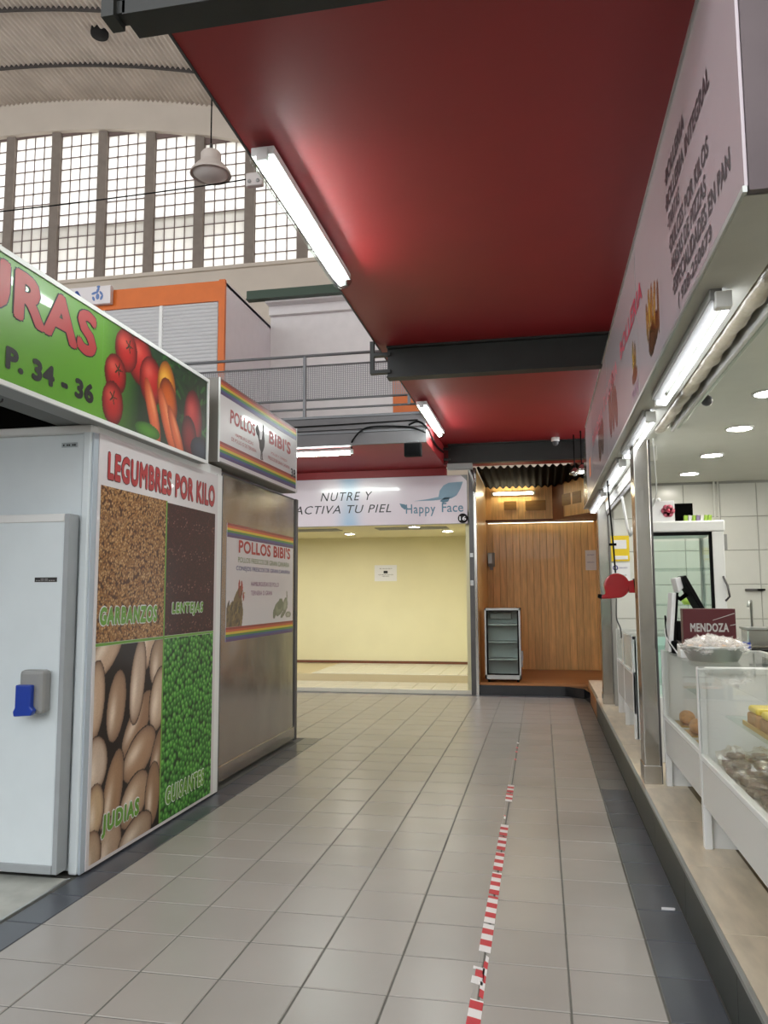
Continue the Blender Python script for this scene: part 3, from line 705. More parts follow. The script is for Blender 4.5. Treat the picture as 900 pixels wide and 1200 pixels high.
for s_, y, z, w_, h_ in (('GARBANZOS', 4.07, 1.33, .68, .105), ('LENTEJAS', 4.96, 1.355, .50, .095), ('JUDIAS', 4.16, .14, .42, .13), ('GUISANTES', 4.93, .13, .60, .11)):
    text(s_, mLetGreen, (XL, y, z), UX, UZ, w_, h_, po, bold=.055, outline=mPaper, ow=.055, depth=.005, shear=.06, space=1.1)

# green greengrocer sign
XG = -2.40
gs = thing('greengrocer_sign', (XG-.08, 4, 2.5), 'long lime green sign with red letters and vegetable picture', 'sign')
B(XG-.14, XG-.006, 1.2, 5.37, 2.465, 3.10).build('sign_box', mGreyPl, gs)
B(XG-.006, XG, 1.22, 3.93, 2.485, 3.075).build('green_face', mGreen, gs)
f = MB().box(XG-.006, XG+.008, 1.2, 5.37, 2.462, 2.485).box(XG-.006, XG+.008, 1.2, 5.37, 3.075, 3.10).box(XG-.006, XG+.008, 5.345, 5.37, 2.485, 3.075)
f.build('edge_frame', mWhite, gs)
text('URAS', mLetRed, (XG, 2.86, 2.80), UX, UZ, 1.0, .25, gs, bold=.045, outline=mLetDark, ow=.022, depth=.003)
text('P. 34 - 36', mLetDark, (XG, 3.12, 2.545), UX, UZ, .73, .11, gs, bold=.055)
c = Canvas(5.34-3.93, .588, .0058, '16301A'); W_, H_ = c.W, c.H
for k in range(120): c.ell(random.uniform(.4, 1)*W_, random.uniform(.3, 1)*H_, random.uniform(.03, .09), .014, random.random()*3, random.choice(['1F4A1E', '2D6428', '173818', '0F2412']))
t_ = np.clip(1-c.x/.42, 0, 1)[..., None]**.8; c.c = c.c*(1-t_)+hexa('5F992C')*t_
for (u, v, a, b_) in ((.30, .78, .16, .155), (.40, .62, .15, .16), (.18, .80, .13, .13), (.10, .50, .12, .12), (.085, .2, .115, .13)):
    c.ell(u*W_, v*H_, a, b_, 0, 'B3201C', '4C0A08', 'E06858', 1.4)
for (u, v) in ((.20, .86), (.12, .56), (.085, .26)):
    for r_ in range(5): c.ell(u*W_+.02*math.cos(r_*1.26), v*H_+.02*math.sin(r_*1.26), .028, .006, r_*1.26, '132A10')
c.ell(.55*W_, .62*H_, .13, .19, .1, 'D98A1E', '7A3A08', 'F2C25A', 1.5); c.ell(.57*W_, .50*H_, .12, .16, .5, 'C45A18', '5E1E08', None, 1.5)
c.ell(.84*W_, .42*H_, .15, .22, .0, 'A3161A', '3A0608', 'D86058', 1.3); c.ell(.80*W_, .20*H_, .12, .15, .3, '7E1014', '30060A', None, 1.3)
for (u, v, a, b_, r_) in ((.42, .30, .22, .065, -1.1), (.57, .24, .25, .07, -1.0), (.66, .15, .22, .06, -.95)):
    c.ell(u*W_, v*H_, a, b_, r_, 'D8673A', '8C3414', 'F0A070', 1.6)
c.ell(.93*W_, .10*H_, .16, .09, 0, '2E3A4A', '101820'); c.ell(.38*W_, .07*H_, .16, .05, 0, '4E8A28', '2A5A18')
c.noise(.05); c.mesh('vegetable_picture', (XG, 3.93, 2.486), UX, UZ, gs, .0005)
hk = MB().tube([(XG-.1, 3.2, 2.465), (XG-.1, 3.2, 2.43), (XG-.1, 3.215, 2.41), (XG-.1, 3.24, 2.42), (XG-.1, 3.245, 2.435)], .005, 6)
tag(hk.build('hook', mSteelD), 'small metal hook hanging under the green sign', 'hook')
stall = thing('stall_canopy', (-4, 3.5, 2.6), 'dark canopy interior above the white cold room', 'canopy')
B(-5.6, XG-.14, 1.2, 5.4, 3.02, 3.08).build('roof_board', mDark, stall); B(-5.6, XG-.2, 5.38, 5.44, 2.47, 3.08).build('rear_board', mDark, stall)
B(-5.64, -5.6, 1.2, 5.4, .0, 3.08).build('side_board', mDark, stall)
B(XG-.30, XG-.14, 1.2, 5.4, 2.47, 2.50).build('lower_board', mat('grey canopy lining', '6A6C6A', .6), stall)

# poultry stall sign
XBs = -2.40; mRb = [mat('rainbow '+n_, h_, .35, coat=.3) for n_, h_ in (('red', '8E2418'), ('orange', 'C4501C'), ('yellow', 'D3B41E'), ('green', '3F7F2E'), ('blue', '33407F'), ('violet', '4A2A66'))]
def rainbow(x, y0, y1, ztop, h_, parent, n_=6):
    b = MB()
    for k in range(n_): b.box(x, x+.0015, y0, y1, ztop-(k+1)*h_/n_, ztop-k*h_/n_, k)
    return b.build('rainbow_stripes', mRb, parent)
bs = thing('poultry_sign', (XBs-.08, 6.5, 2.5), 'white box sign with rainbow stripes and black rooster', 'sign')
B(XBs-.16, XBs-.002, 5.56, 7.52, 2.515, 3.175).build('sign_box', mat('taupe sign box', '6F6A63', .5), bs)
B(XBs-.002, XBs, 5.575, 7.51, 2.525, 3.165).build('sign_face', mSignWhite, bs)
MB().box(XBs-.002, XBs+.006, 5.56, 5.58, 2.515, 3.175).box(XBs-.002, XBs+.006, 7.505, 7.52, 2.515, 3.175).build('edge_frame', mWhite, bs)
rainbow(XBs, 5.58, 7.505, 3.165, .115, bs); rainbow(XBs, 5.58, 7.505, 2.68, .125, bs)
text('POLLOS', mLetRed, (XBs, 5.79, 2.86), UX, UZ, .56, .115, bs, bold=.03)
text("BIBI'S", mLetRed, (XBs, 6.70, 2.87), UX, UZ, .63, .125, bs, bold=.04)
text('HAMBURGUESAS', mLetRed, (XBs, 5.90, 2.775), UX, UZ, .40, .028, bs); text('DE POLLO O DE TERNERA', mLetRed, (XBs, 5.82, 2.725), UX, UZ, .56, .030, bs)
text('POLLOS Y CONEJOS', mLetRed, (XBs, 6.76, 2.775), UX, UZ, .46, .028, bs); text('FRESCOS DE GRAN CANARIA', mLetRed, (XBs, 6.68, 2.725), UX, UZ, .62, .030, bs)
text('38', mLetDark, (XBs+.001, 7.34, 2.66), UX, UZ, .15, .085, bs, bold=.03)
rp = [(0, 3), (.6, 3.4), (.8, 4.6), (1.4, 5.0), (1.7, 6.4), (1.5, 7.6), (1.75, 8.3), (2.0, 8.0), (2.25, 7.7), (2.1, 7.4), (2.3, 6.9), (2.15, 6.2), (2.5, 5.0), (2.4, 3.8), (1.9, 2.8), (1.55, 2.3), (1.6, 1.0), (2.0, .7), (1.5, .75), (1.35, 2.2), (1.2, 2.2), (1.1, .9), (1.35, .6), (.9, .7), (.95, 2.3), (.5, 2.9), (.2, 4.2), (-.3, 5.2), (-.9, 5.6), (-1.3, 6.4), (-1.1, 7.2), (-.6, 7.7), (-.1, 7.1), (.2, 6.0), (.3, 4.8)]
MB().prism([(6.44+p[0]*.058, 2.66+p[1]*.042) for p in rp[3:]+[(.5, 4.7)]], 'x', XBs, XBs+.003).build('rooster_silhouette', mat('black red rooster print', '2A0E12', .5), bs)

# stainless unit of the poultry stall
XS = -2.52
su = thing('steel_stall_unit', (XS-.6, 6.9, 0), 'stainless steel clad stall unit beside the pulses panel', 'stall')
B(XS-1.6, XS-.006, 5.84, 7.94, .03, 2.50).build('body', mSteelD, su)
B(XS-.006, XS, 5.90, 7.86, .16, 2.48).build('front_sheet', mSteel, su)
B(XS-.01, XS+.012, 5.84, 5.90, .02, 2.49).build('side_profile', mAlu, su, .004); B(XS-.01, XS+.012, 7.86, 7.94, .02, 2.50).build('side_profile', mSteelD, su, .004)
B(XS-.01, XS+.010, 5.90, 7.86, .04, .16).build('plinth', mSteel, su, .003)
B(XS-.04, XS+.05, 5.80, 5.84, .0, 2.46).build('gap_profile', mSteelD, su)
pp = thing('poultry_poster', (XS, 6.9, 1.1), 'white poster with hen and rabbit between rainbow bands on steel', 'poster')
B(XS, XS+.003, 6.05, 7.80, 1.12, 2.09).build('sheet', mSignWhite, pp)
rainbow(XS+.003, 6.05, 7.80, 2.09, .115, pp); rainbow(XS+.003, 6.05, 7.80, 1.235, .115, pp)
xp = XS+.003
text('POLLOS BIBI\'S', mat('brick red letter', 'B0392E', .5), (xp, 6.30, 1.855), UX, UZ, 1.40, .115, pp, bold=.03)
text('POLLOS FRESCOS DE GRAN CANARIA', mat('olive letter', '7C8A4E', .5), (xp, 6.29, 1.775), UX, UZ, 1.38, .045, pp)
text('CONEJOS FRESCOS DE GRAN CANARIA', mat('violet letter', '54508A', .5), (xp, 6.25, 1.695), UX, UZ, 1.45, .048, pp)
text('HAMBURGUESAS DE POLLO', mat('mauve letter', '9A6A8C', .5), (xp, 6.60, 1.575), UX, UZ, .75, .04, pp); text('TERNERA O GRAN', MC['mauve letter'], (xp, 6.60, 1.495), UX, UZ, .55, .04, pp)
c = Canvas(.42, .42, .008, 'D9D4D6')
c.poly([(0, 0), (.34, 0), (.37, .12), (.34, .2), (.33, .28), (.27, .33), (.2, .28), (.12, .19), (.0, .16)], '6E5A2E')
for k in range(90):
    x, y = random.uniform(0, .34), random.uniform(0, .2)
    c.ell(x, y, .022, .010, 1.2, random.choice(['5A4620', '84703A', '4A3A1C', '3A2C18']))
c.ell(.30, .29, .06, .05, .8, '8A4A2A', '5A2A18'); c.ell(.33, .34, .022, .045, .3, 'A52A22'); c.ell(.27, .35, .018, .04, -.2, 'A52A22'); c.ell(.37, .25, .018, .04, 0, '9A2A22'); c.ell(.39, .28, .018, .008, 0, 'B08A3A')
c.mesh('hen_picture', (xp, 6.055, 1.236), UX, UZ, pp, .0008)
c = Canvas(.62, .30, .009, 'D9D4D6')
for q in ((.22, .12, .15, .07, .2, '8E9478'), (.40, .14, .09, .06, 1.0, 'A0A48C'), (.46, .20, .02, .09, .1, 'A8AA98'), (.5, .05, .09, .03, 0, 'B0AE9C'), (.08, .07, .05, .04, 1.2, '6E745E'), (.25, .16, .08, .05, .4, '6F7860'), (.34, .06, .08, .025, .4, '7B7A66')): c.ell(*q[:5], q[5], '6A705A')
c.mesh('rabbit_picture', (xp, 7.15, 1.25), UX, UZ, pp, .0008)

# =================================================================== END SIGN (shop 16) and notices
F = (1, 0, 0); YF = 11.93
hs = thing('skincare_sign', (-2.6, YF, 2.6), 'pale sign with blue leaf logo above the empty yellow shop', 'sign')
B(-5.2, -1.075, YF+.002, 12.0, 2.565, 3.315).build('sign_box', mGreyPl, hs)
MB().prism([(-5.2, 2.57), (-1.08, 2.57), (-1.08, 3.22), (-1.17, 3.31), (-5.2, 3.31)], 'y', YF, YF+.002).build('sign_face', mSignPink, hs)
c = Canvas(.9, .73, .012, 'CDBFC6'); g_ = np.exp(-((c.x-.42)/.16)**2)[..., None]*.75*(.55+.45*(np.abs(c.y-.36)/.36))[..., None]; c.c = c.c*(1-g_)+hexa('7FA9C9')*g_
c.mesh('blue_glow_print', (-3.35, YF, 2.575), F, UZ, hs, .0006, mPinkPrint)
text('NUTRE Y', mLetDark, (-3.40, YF, 2.965), F, UZ, .84, .135, hs, shear=.25, space=1.15); text('ACTIVA TU PIEL', mLetDark, (-3.83, YF, 2.765), F, UZ, 1.57, .13, hs, shear=.25, space=1.1)
text('Happy', mTeal, (-2.03, YF, 2.69), F, UZ, .46, .19, hs, bold=.01, space=1.1); text('Face', mTeal, (-1.47, YF, 2.745), F, UZ, .33, .145, hs, bold=.01)
lf = [(-1.90, 2.93), (-1.68, 2.955), (-1.52, 2.985), (-1.50, 3.08), (-1.44, 3.16), (-1.36, 3.20), (-1.14, 3.21), (-1.18, 3.10), (-1.24, 3.0), (-1.32, 2.955), (-1.45, 2.945), (-1.60, 2.93)]
MB().prism(lf, 'y', YF-.003, YF).build('leaf_logo', mLeaf, hs)
MB().prism([(-2.13, 2.90), (-2.04, 2.88), (-2.0, 2.82), (-2.05, 2.80), (-2.1, 2.84)], 'y', YF-.003, YF).prism([(-1.5, 2.92), (-1.43, 2.97), (-1.34, 2.97), (-1.37, 2.91), (-1.45, 2.89)], 'y', YF-.003, YF).build('leaf_marks', mTeal, hs)
nb = MB().lathe([(0, 0), (.075, 0), (.075, .008), (0, .008)], (-1.15, YF-.008, 2.645), 24, 'y').build('number_disc', mLetDark, hs)
text('16', mPaper, (-1.20, YF-.0085, 2.612), F, UZ, .10, .065, nb, bold=.02)
dl16 = thing('downlight', (-2.03, 12.9, 2.58), 'bright round downlight in the ceiling of the empty yellow shop', 'lamp')
MB().lathe([(0, 0), (.085, 0), (.1, .02)], (-2.0, 12.55, 2.578), 24).build('lens', mSpot, dl16); MB().lathe([(.085, -.004), (.11, -.004), (.11, .02)], (-2.0, 12.55, 2.58), 24).build('ring', mWhite, dl16)
for (x, y, lb) in ((-1.6, 13.9, 'added deep right downlight over the steps of the empty yellow shop'), (-4.9, 14.1, 'added deep left downlight over the steps of the empty yellow shop'), (-4.6, 12.9, 'added downlight at the hidden left of the empty yellow shop ceiling'), (-3.4, 14.1, 'added deep downlight over the steps of the empty yellow shop')):
    d2 = dup(dl16, (x, y, 2.58), lb)  # extra downlights added to brighten the yellow shop
nt_ = thing('notice_sheet', (-2.9, 14.98, 1.9), 'white printed notice taped on the pale yellow wall', 'notice')
B(-3.18, -2.74, 14.995, 14.999, 1.75, 2.06).build('sheet', mPaper, nt_)
text('SE ALQUILA', mLetDark, (-3.08, 14.994, 1.98), F, UZ, .25, .02, nt_); B(-3.0, -2.92, 14.992, 14.995, 1.90, 1.95).build('symbol', mLetDark, nt_)
text('INFORMACION EN', mLetDark, (-3.10, 14.994, 1.865), F, UZ, .29, .018, nt_); text('MERCADO', mLetDark, (-3.03, 14.994, 1.835), F, UZ, .14, .018, nt_)
n2 = thing('notice_sheet', (.86, 14.2, 1.9), 'white notice sheet pinned at the right of the pine wall', 'notice')
B(.77, .955, 14.236, 14.243, 1.90, 2.25).build('sheet', mPaper, n2)
text('AVISO', mNavy, (.80, 14.235, 2.16), F, UZ, .12, .018, n2); text('CERRADO', mNavy, (.80, 14.235, 2.03), F, UZ, .12, .018, n2)
ph = thing('wall_intercom', (-.97, 14.1, 2.1), 'grey wall intercom box at the left of the pine wall', 'intercom')
B(-.93, -.81, 14.17, 14.245, 1.98, 2.23).build('body', mGreyPl, ph, .01); B(-.925, -.85, 14.12, 14.17, 2.03, 2.22).build('cover', mAlu, ph, .008); B(-.90, -.84, 14.16, 14.2, 1.92, 1.98).build('lower_flap', mGreyPl, ph)

# mini fridge in the niche
mf = thing('mini_fridge', (-.59, 12.4, .172), 'small red-sided display fridge with glass door in the pine niche', 'fridge')
fx0, fx1, fy0, fy1, z0, z1 = -.865, -.325, 12.12, 12.55, .215, 1.28
b = MB().box(fx0, fx1, fy1-.02, fy1, z0, z1).box(fx0, fx0+.02, fy0+.02, fy1, z0, z1).box(fx1-.02, fx1, fy0+.02, fy1, z0, z1).box(fx0, fx1, fy0+.02, fy1, z0, z0+.03).box(fx0, fx1, fy0+.02, fy1, z1-.03, z1)
b.build('cabinet', mat('dark red enamel', '7A1C1E', .35), mf)
MB().box(fx0+.02, fx1-.02, fy1-.03, fy1-.021, z0+.03, z1-.03).build('inner_back', mat('grey inner lining', 'DDE2E0', .4), mf)
fr = MB().box(fx0, fx1, fy0, fy0+.02, z1-.035, z1).box(fx0, fx1, fy0, fy0+.02, z0, z0+.07).box(fx0, fx0+.028, fy0, fy0+.02, z0, z1).box(fx1-.028, fx1, fy0, fy0+.02, z0, z1)
dr = fr.build('door', mAlu, mf, .003)
MB().box(fx0+.028, fx0+.05, fy0-.001, fy0+.02, z0+.07, z1-.035).box(fx1-.05, fx1-.028, fy0-.001, fy0+.02, z0+.07, z1-.035).box(fx0+.03, fx1-.03, fy0-.001, fy0+.02, z1-.05, z1-.035).box(fx0+.03, fx1-.03, fy0-.001, fy0+.02, z0+.065, z0+.085).build('gasket', mBlack, dr)
B(fx0+.05, fx1-.05, fy0+.006, fy0+.01, z0+.085, z1-.05).build('pane', mGlassT, dr)
for z in (.50, .76, 1.02): B(fx0+.03, fx1-.03, fy0+.04, fy1-.03, z, z+.015).build('shelf', mAlu, mf)
B(fx0+.06, fx1-.14, fy1-.10, fy1-.03, 1.10, 1.2).build('light_box', mWhite, mf, .01)
MB().box(fx1, fx1+.03, fy0+.02, fy0+.06, .5, .64).box(fx1, fx1+.02, fy0+.02, fy0+.08, .40, .5).build('hinge', mGreyPl, mf, .006)
for (x, y) in ((fx0+.05, fy0+.05), (fx1-.05, fy0+.05), (fx0+.05, fy1-.05), (fx1-.05, fy1-.05)): MB().lathe([(0, 0), (.018, 0), (.018, .044), (0, .044)], (x, y, .172), 10).build('foot', mBlack, mf)

# =================================================================== BAKERY SIGN, right
XR = .56; R = (0, -1, 0)
rs = thing('bakery_sign', (XR+.1, 6, 2.6), 'long pinkish white bakery sign box above the right-hand counters', 'sign')
MB().prism([(2.16, 2.575), (10.25, 2.575), (10.1, 3.0), (9.7, 3.40), (9.45, 3.455), (2.16, 3.455)], 'x', XR, XR+.012).build('sign_face', mSignPink, rs)
MB().prism([(2.16, 2.575), (10.2, 2.575), (10.05, 3.0), (9.6, 3.38), (9.4, 3.44), (2.16, 3.44)], 'x', XR+.012, XR+.18).build('sign_box', mat('pale grey sheet metal', 'B5B5AD', .4, var=.06), rs)
MB().box(XR-.008, XR+.004, 2.14, 9.45, 3.45, 3.468).box(XR-.008, XR+.004, 2.14, 10.25, 2.56, 2.578).build('edge_trim', mAlu, rs)
B(XR-.003, XR+.006, 2.140, 2.16, 2.578, 3.45).build('end_trim', mSignPink, rs)
B(XR, XR+.185, 2.16, 10.2, 2.558, 2.575).build('soffit_sheet', MC['pale grey sheet metal'], rs)
MB().prism([(9.45, 2.58), (10.24, 2.58), (10.09, 3.0), (9.7, 3.39), (9.45, 3.45)], 'x', XR-.003, XR).build('steel_end_sheet', mSteel, rs)
for y in (4.45, 6.45, 8.4): B(XR-.0015, XR, y, y+.006, 2.58, 3.45).build('panel_joint', mGreyPl, rs)
lines = [('·BOLLERIA', 3.36, 3.205, .46, .075), ('·BOLLERIA INTEGRAL', 3.37, 3.095, .89, .075), ('·TARTAS', 3.33, 2.995, .28, .072), ('·DULCES POR KILOS', 3.32, 2.895, .78, .074),
         ('·MASAS DE PIZZAS', 3.30, 2.795, .70, .074), ('·ESPECIALIDADES EN PAN', 3.28, 2.70, 1.0, .074), ('( 928-250673', 3.17, 2.605, .62, .07)]
for s_, y, z, w_, h_ in lines: text(s_, mMaroon, (XR, y, z), R, UZ, w_, h_, rs, bold=.03)
text('BOLLERIA', mPinkRed, (XR, 5.36, 3.05), R, UZ, 1.17, .12, rs, bold=.025)
text('PANADERIA', mPinkRed, (XR, 8.30, 3.0), R, UZ, 1.35, .12, rs, bold=.02); text('DULCERIA', mPinkRed, (XR, 6.80, 3.03), R, UZ, 1.2, .12, rs, bold=.02)
def bread(name, y, z, s_, items, bgc='CDBFC6', W=1., Hh=1., k=(1., 1.)):
    c = Canvas(W, Hh, .012, bgc)
    for q in items: c.ell(*q)
    c.mesh(name, (XR, y, z), (0, -k[0], 0), (0, 0, k[1]), rs, -.0008 if 0 else .0008/(k[0]*k[1]), mPinkPrint)
bread('bread_picture', 4.16, 2.63, 1, [(.30, .16, .12, .10, 0, '8A5A2E', '4E2E18'), (.10, .30, .035, .14, .1, 'C79A4A', '8A5A22'), (.17, .34, .035, .16, 0, 'DDB866', '9A6A2A'), (.24, .32, .035, .17, -.1, 'C4903E', '84561E'), (.32, .30, .035, .15, -.2, 'D7AC5A', '8A5A22'), (.22, .13, .10, .10, 0, '7A4A28', '43260F'), (.42, .24, .03, .17, 0, '9C7350', '6B4A30')], W=.5, Hh=.5, k=(1.15, .76))
bread('basket_picture', 4.86, 2.68, 1, [(.14, .20, .03, .12, 0, 'D8B040', '9A6A2A'), (.20, .16, .03, .12, -.1, 'C08A3A', '7A4A1E'), (.17, .08, .09, .05, 0, '8A5A34', '5A3418')], W=.34, Hh=.34, k=(1.35, .9))
text('PAN', MC['mauve letter'], (XR, 4.78, 2.62), R, UZ, .28, .07, rs)
bread('loaf_picture', 6.42, 2.64, 1, [(.2, .25, .12, .2, .2, '9A7468', '6A4A40'), (.45, .28, .12, .22, -.1, 'A88278', '6E5048'), (.65, .2, .1, .16, .3, '8C685C', '5C4038')], 'CDBFC6', .8, .5)
bread('bun_picture', 7.6, 2.66, 1, [(.25, .22, .18, .18, .2, '8E6A60', '604438'), (.55, .22, .15, .17, 0, '9E7A70', '6A4C44')], 'CDBFC6', .8, .45)
B(XR-.002, XR, 8.75, 8.95, 2.78, 2.98).build('orange_label', mOrange, rs)
ef = thing('sign_end_fascia', (1.5, 2.15, 2.6), 'dark grey metal end wall above the shop at top right', 'panel')
B(XR+.007, 3.2, 2.13, 2.158, 2.560, 3.465).build('sheet', mat('mauve grey steel sheet', '5D5356', .45, .5, var=.08), ef)
for z in (2.68, 2.95): MB().lathe([(0, 0), (.008, 0), (.008, .004), (0, .004)], (.68, 2.126, z), 10, 'y').build('rivet', mBlack, ef)

# shop ceiling, walls
sc_ = struct(B(.76, 4.5, 2.16, 9.3, 2.74, 2.82).build('ceiling', mCeil))
sw = struct(B(.782, 4.5, 9.31, 9.40, .2, 2.8).build('wall_back', mWallGrout))
def wtile(w_, h_):
    x, z = w_/2-.003, h_/2-.003; me = bpy.data.meshes.new('wall_tile'); c_ = .004
    v = [(-x, 0, -z), (x, 0, -z), (x, 0, z), (-x, 0, z), (-x+c_, -.006, -z+c_), (x-c_, -.006, -z+c_), (x-c_, -.006, z-c_), (-x+c_, -.006, z-c_)]
    me.from_pydata(v, [], [(4, 5, 6, 7)]+[(a, (a+1) % 4, 4+(a+1) % 4, 4+a) for a in range(4)]); me.materials.append(mWallTile); return me
wt = wtile(.385, .377)
for i in range(9):
    for j in range(7): inst('wall_tile', wt, (.80+.12+(i)*.385+.1, 9.31, 2.74-.19-.377*j-.02), sw)
B(1.915, 1.935, 9.285, 9.31, .3, 2.74).build('pipe_cover', mWallTile, sw); B(1.96, 1.975, 9.29, 9.31, .3, 2.74).build('pipe_cover', mWallTile, sw)
struct(B(4.4, 4.5, 2.16, 9.3, .2, 2.8).build('wall_right', mWallTile))
struct(B(.905, 4.5, .9, 1.0, .2, 2.8).build('wall_near', mWallTile))
for i, (x, y, lb) in enumerate(((1.50, 6.26, 'large oval-looking downlight, second nearest in the bakery ceiling'), (1.54, 7.45, 'downlight third nearest in the bakery ceiling'), (1.545, 8.58, 'farthest small downlight in the bakery ceiling'), (1.425, 5.17, 'downlight cut by the right edge of the photo in the bakery ceiling'))):
    if i == 0:
        dn = thing('ceiling_downlight', (x, y, 2.74), lb, 'lamp', None)
        MB().lathe([(0, 0), (.085, 0), (.09, .01)], (x, y, 2.73), 24).build('lens', mSpot, dn); MB().lathe([(.088, -.004), (.105, -.002), (.105, .012)], (x, y, 2.732), 24).build('ring', mWhite, dn)
    else: dup(dn, (x, y, 2.74), lb)
for (x, y, lb) in ((2.9, 4.0, 'added unseen bakery downlight deep inside, level with the nearest case'), (2.9, 6.2, 'added unseen bakery downlight deep inside, over the work table'), (1.45, 3.7, 'added unseen bakery downlight above the nearest display case')): dup(dn, (x, y, 2.74), lb)  # unseen downlights added to lift the dark bakery ceiling

for y0, y1, lb in ((2.6, 4.1, 'added unseen fill tube on the right bakery wall, near end'), (6.0, 8.0, 'added unseen fill tube on the right bakery wall, far end')):
    tube_light('fill_tube_light', (4.3, y0, 2.35), (4.3, y1, 2.35), lb, drop=(-1, 0, 0), r_=.02)  # out-of-view fill tubes, added to brighten the bakery interior
# columns
def column(x0, x1, y0, y1, zt, label):
    t = thing('steel_column', ((x0+x1)/2, (y0+y1)/2, .24), label, 'column')
    B(x0, x1, y0, y1, .24, zt).build('shaft', mSteel, t, .006)
    B(x0-.006, x1+.006, y0-.006, y1+.006, .24, .36).build('foot_sleeve', mSteel, t, .003)
    B(x1, x1+.014, y0+.01, y0+.05, .24, zt).build('side_channel', mSteelD, t); return t
column(.645, .745, 5.60, 5.80, 2.555, 'polished steel column standing on the marble ledge between counters')
column(.665, .78, 9.44, 9.62, 2.56, 'far steel column beside the pine niche at the ledge end')

# rolled awning and rails under the sign
aw = thing('rolled_awning', (.80, 4, 2.5), 'plastic-wrapped rolled awning under the bakery sign', 'awning')
pts = []; rr = []
for i in range(90):
    y = 2.2+i*.0365; pts.append((.795+.004*random.random(), y, 2.60+.004*random.random())); rr.append(.046+.010*math.sin(i*.9)*random.random())
MB().tube(pts, rr, 14).build('roll', mWrap, aw)
MB().lathe([(.0, 0), (.03, 0), (.03, .06), (0, .06)], (.795, 2.14, 2.60), 12, 'y').build('spindle', mPineFrame, aw)
rg = thing('shutter_guide', (.93, 4, 2.6), 'pale metal shutter guide rails beside the rolled awning', 'rail')
B(.868, .888, 2.2, 5.4, 2.56, 2.66).build('rail', MC['pale grey sheet metal'], rg, .004); B(.905, .925, 2.2, 5.4, 2.58, 2.68).build('rail', mat('greenish aluminium', 'A9B3A6', .3, .4), rg, .004)
B(.86, .94, 2.2, 5.6, 2.68, 2.74).build('mounting_strip', MC['pale grey sheet metal'], rg)
sd2 = thing('shutter_rail', (.76, 7.5, 2.5), 'grey roller shutter rail between the two steel columns', 'rail')
B(.755, .84, 5.85, 9.4, 2.44, 2.56).build('cassette', MC['pale grey sheet metal'], sd2, .01); B(.765, .79, 5.85, 9.4, 2.40, 2.44).build('slot', mSteelD, sd2)
cm = thing('shop_camera', (1.03, 5.0, 2.66), 'small dark camera hanging from the bakery ceiling by the shutter rails', 'camera')
MB().ball((1.01, 4.95, 2.655), (.035, .04, .033)).build('body', mat('dark grey camera plastic', '4B4C50', .3), cm)
MB().tube([(1.01, 4.95, 2.68), (1.01, 4.95, 2.74)], .012, 8).build('stem', MC['dark grey camera plastic'], cm)

# =================================================================== COUNTERS
def display_case(x0, x1, y0, y1, label, ztop=1.12, zg=.685, zp=.455):
    z0 = .24; t = thing('display_case', ((x0+x1)/2, (y0+y1)/2, z0), label, 'display case', 'white glazed display cases on the marble ledge')
    for y in (y0, y1-.022): B(x0+.02, x1, y, y+.022, z0, ztop-.03).build('end_panel', mWhite, t)
    B(x0, x0+.018, y0, y1, zp, zg-.012).build('front_panel', mat('white lacquered panel', 'D9D9D6', .25), t)
    B(x0-.004, x0+.03, y0, y1, zg-.014, zg+.012).build('front_rail', mWhite, t, .004)
    for y in (y0, y1-.045): B(x0-.002, x0+.036, y, y+.045, z0, ztop).build('corner_post', mWhite, t, .003)
    B(x0, x0+.006, y0+.045, y1-.045, zg+.012, ztop-.006).build('front_glass', mGlass, t)
    for y in (y0, y1-.03): B(x0, x1, y, y+.03, ztop-.03, ztop).build('top_rail', mWhite, t, .003)
    B(x1-.03, x1, y0, y1, ztop-.03, ztop).build('top_rail', mWhite, t, .003)
    B(x0, x1-.02, y0+.02, y1-.02, ztop-.004, ztop+.002).build('top_glass', mGlass, t)
    B(x0+.02, x1, y0+.022, y1-.022, zg-.06, zg-.03).build('deck', mat('grey white deck', 'C9C9C4', .35), t)
    B(x0+.12, x1-.03, y0+.05, y1-.05, zg+.20, zg+.206).build('glass_shelf', mGlassT, t)
    return t
display_case(.762, 1.42, 2.35, 4.30, 'nearest white glass display case with yellow-topped cakes, cut by the photo edge')
display_case(.776, 1.40, 4.315, 5.60, 'white glass display case beside the steel column, under the pastry bowl')
display_case(.765, 1.30, 7.25, 8.05, 'white glass display case behind the column, near end of far counter', zg=.80)
display_case(.775, 1.30, 8.10, 8.85, 'farthest white glass display case at the end of the ledge', zg=.80)
# goods in the near case
ct = thing('cake_tray', (1.15, 3.3, .90), 'gold card tray of cakes on the glass shelf of nearest case', 'tray')
B(.90, 1.36, 2.6, 3.98, .892, .898).build('board', mGold, ct)
B(.90, .906, 2.6, 3.98, .898, .912).build('lip', mGold, ct)
ORD = ['first', 'second', 'third', 'fourth', 'fifth', 'sixth', 'seventh', 'eighth', 'ninth']
ck = None
for i in range(6):
    for j in range(2):
        x, y = .99+j*.2, 3.88-i*.215; lb = 'yellow-glazed cake, %s row of the gold tray, %s from its far end' % (('glass-side', 'inner')[j], ORD[i])
        if ck is None:
            ck = thing('glazed_cake', (x, y, .898), lb, 'cake', 'yellow-glazed cakes on the gold tray')
            B(x-.075, x+.075, y-.08, y+.08, .898, .955).build('sponge', mCakeBody, ck, .01); B(x-.07, x+.07, y-.075, y+.075, .955, .985).build('glaze', mYellowCake, ck, .012)
        else: dup(ck, (x, y, .898), lb)
pk = None
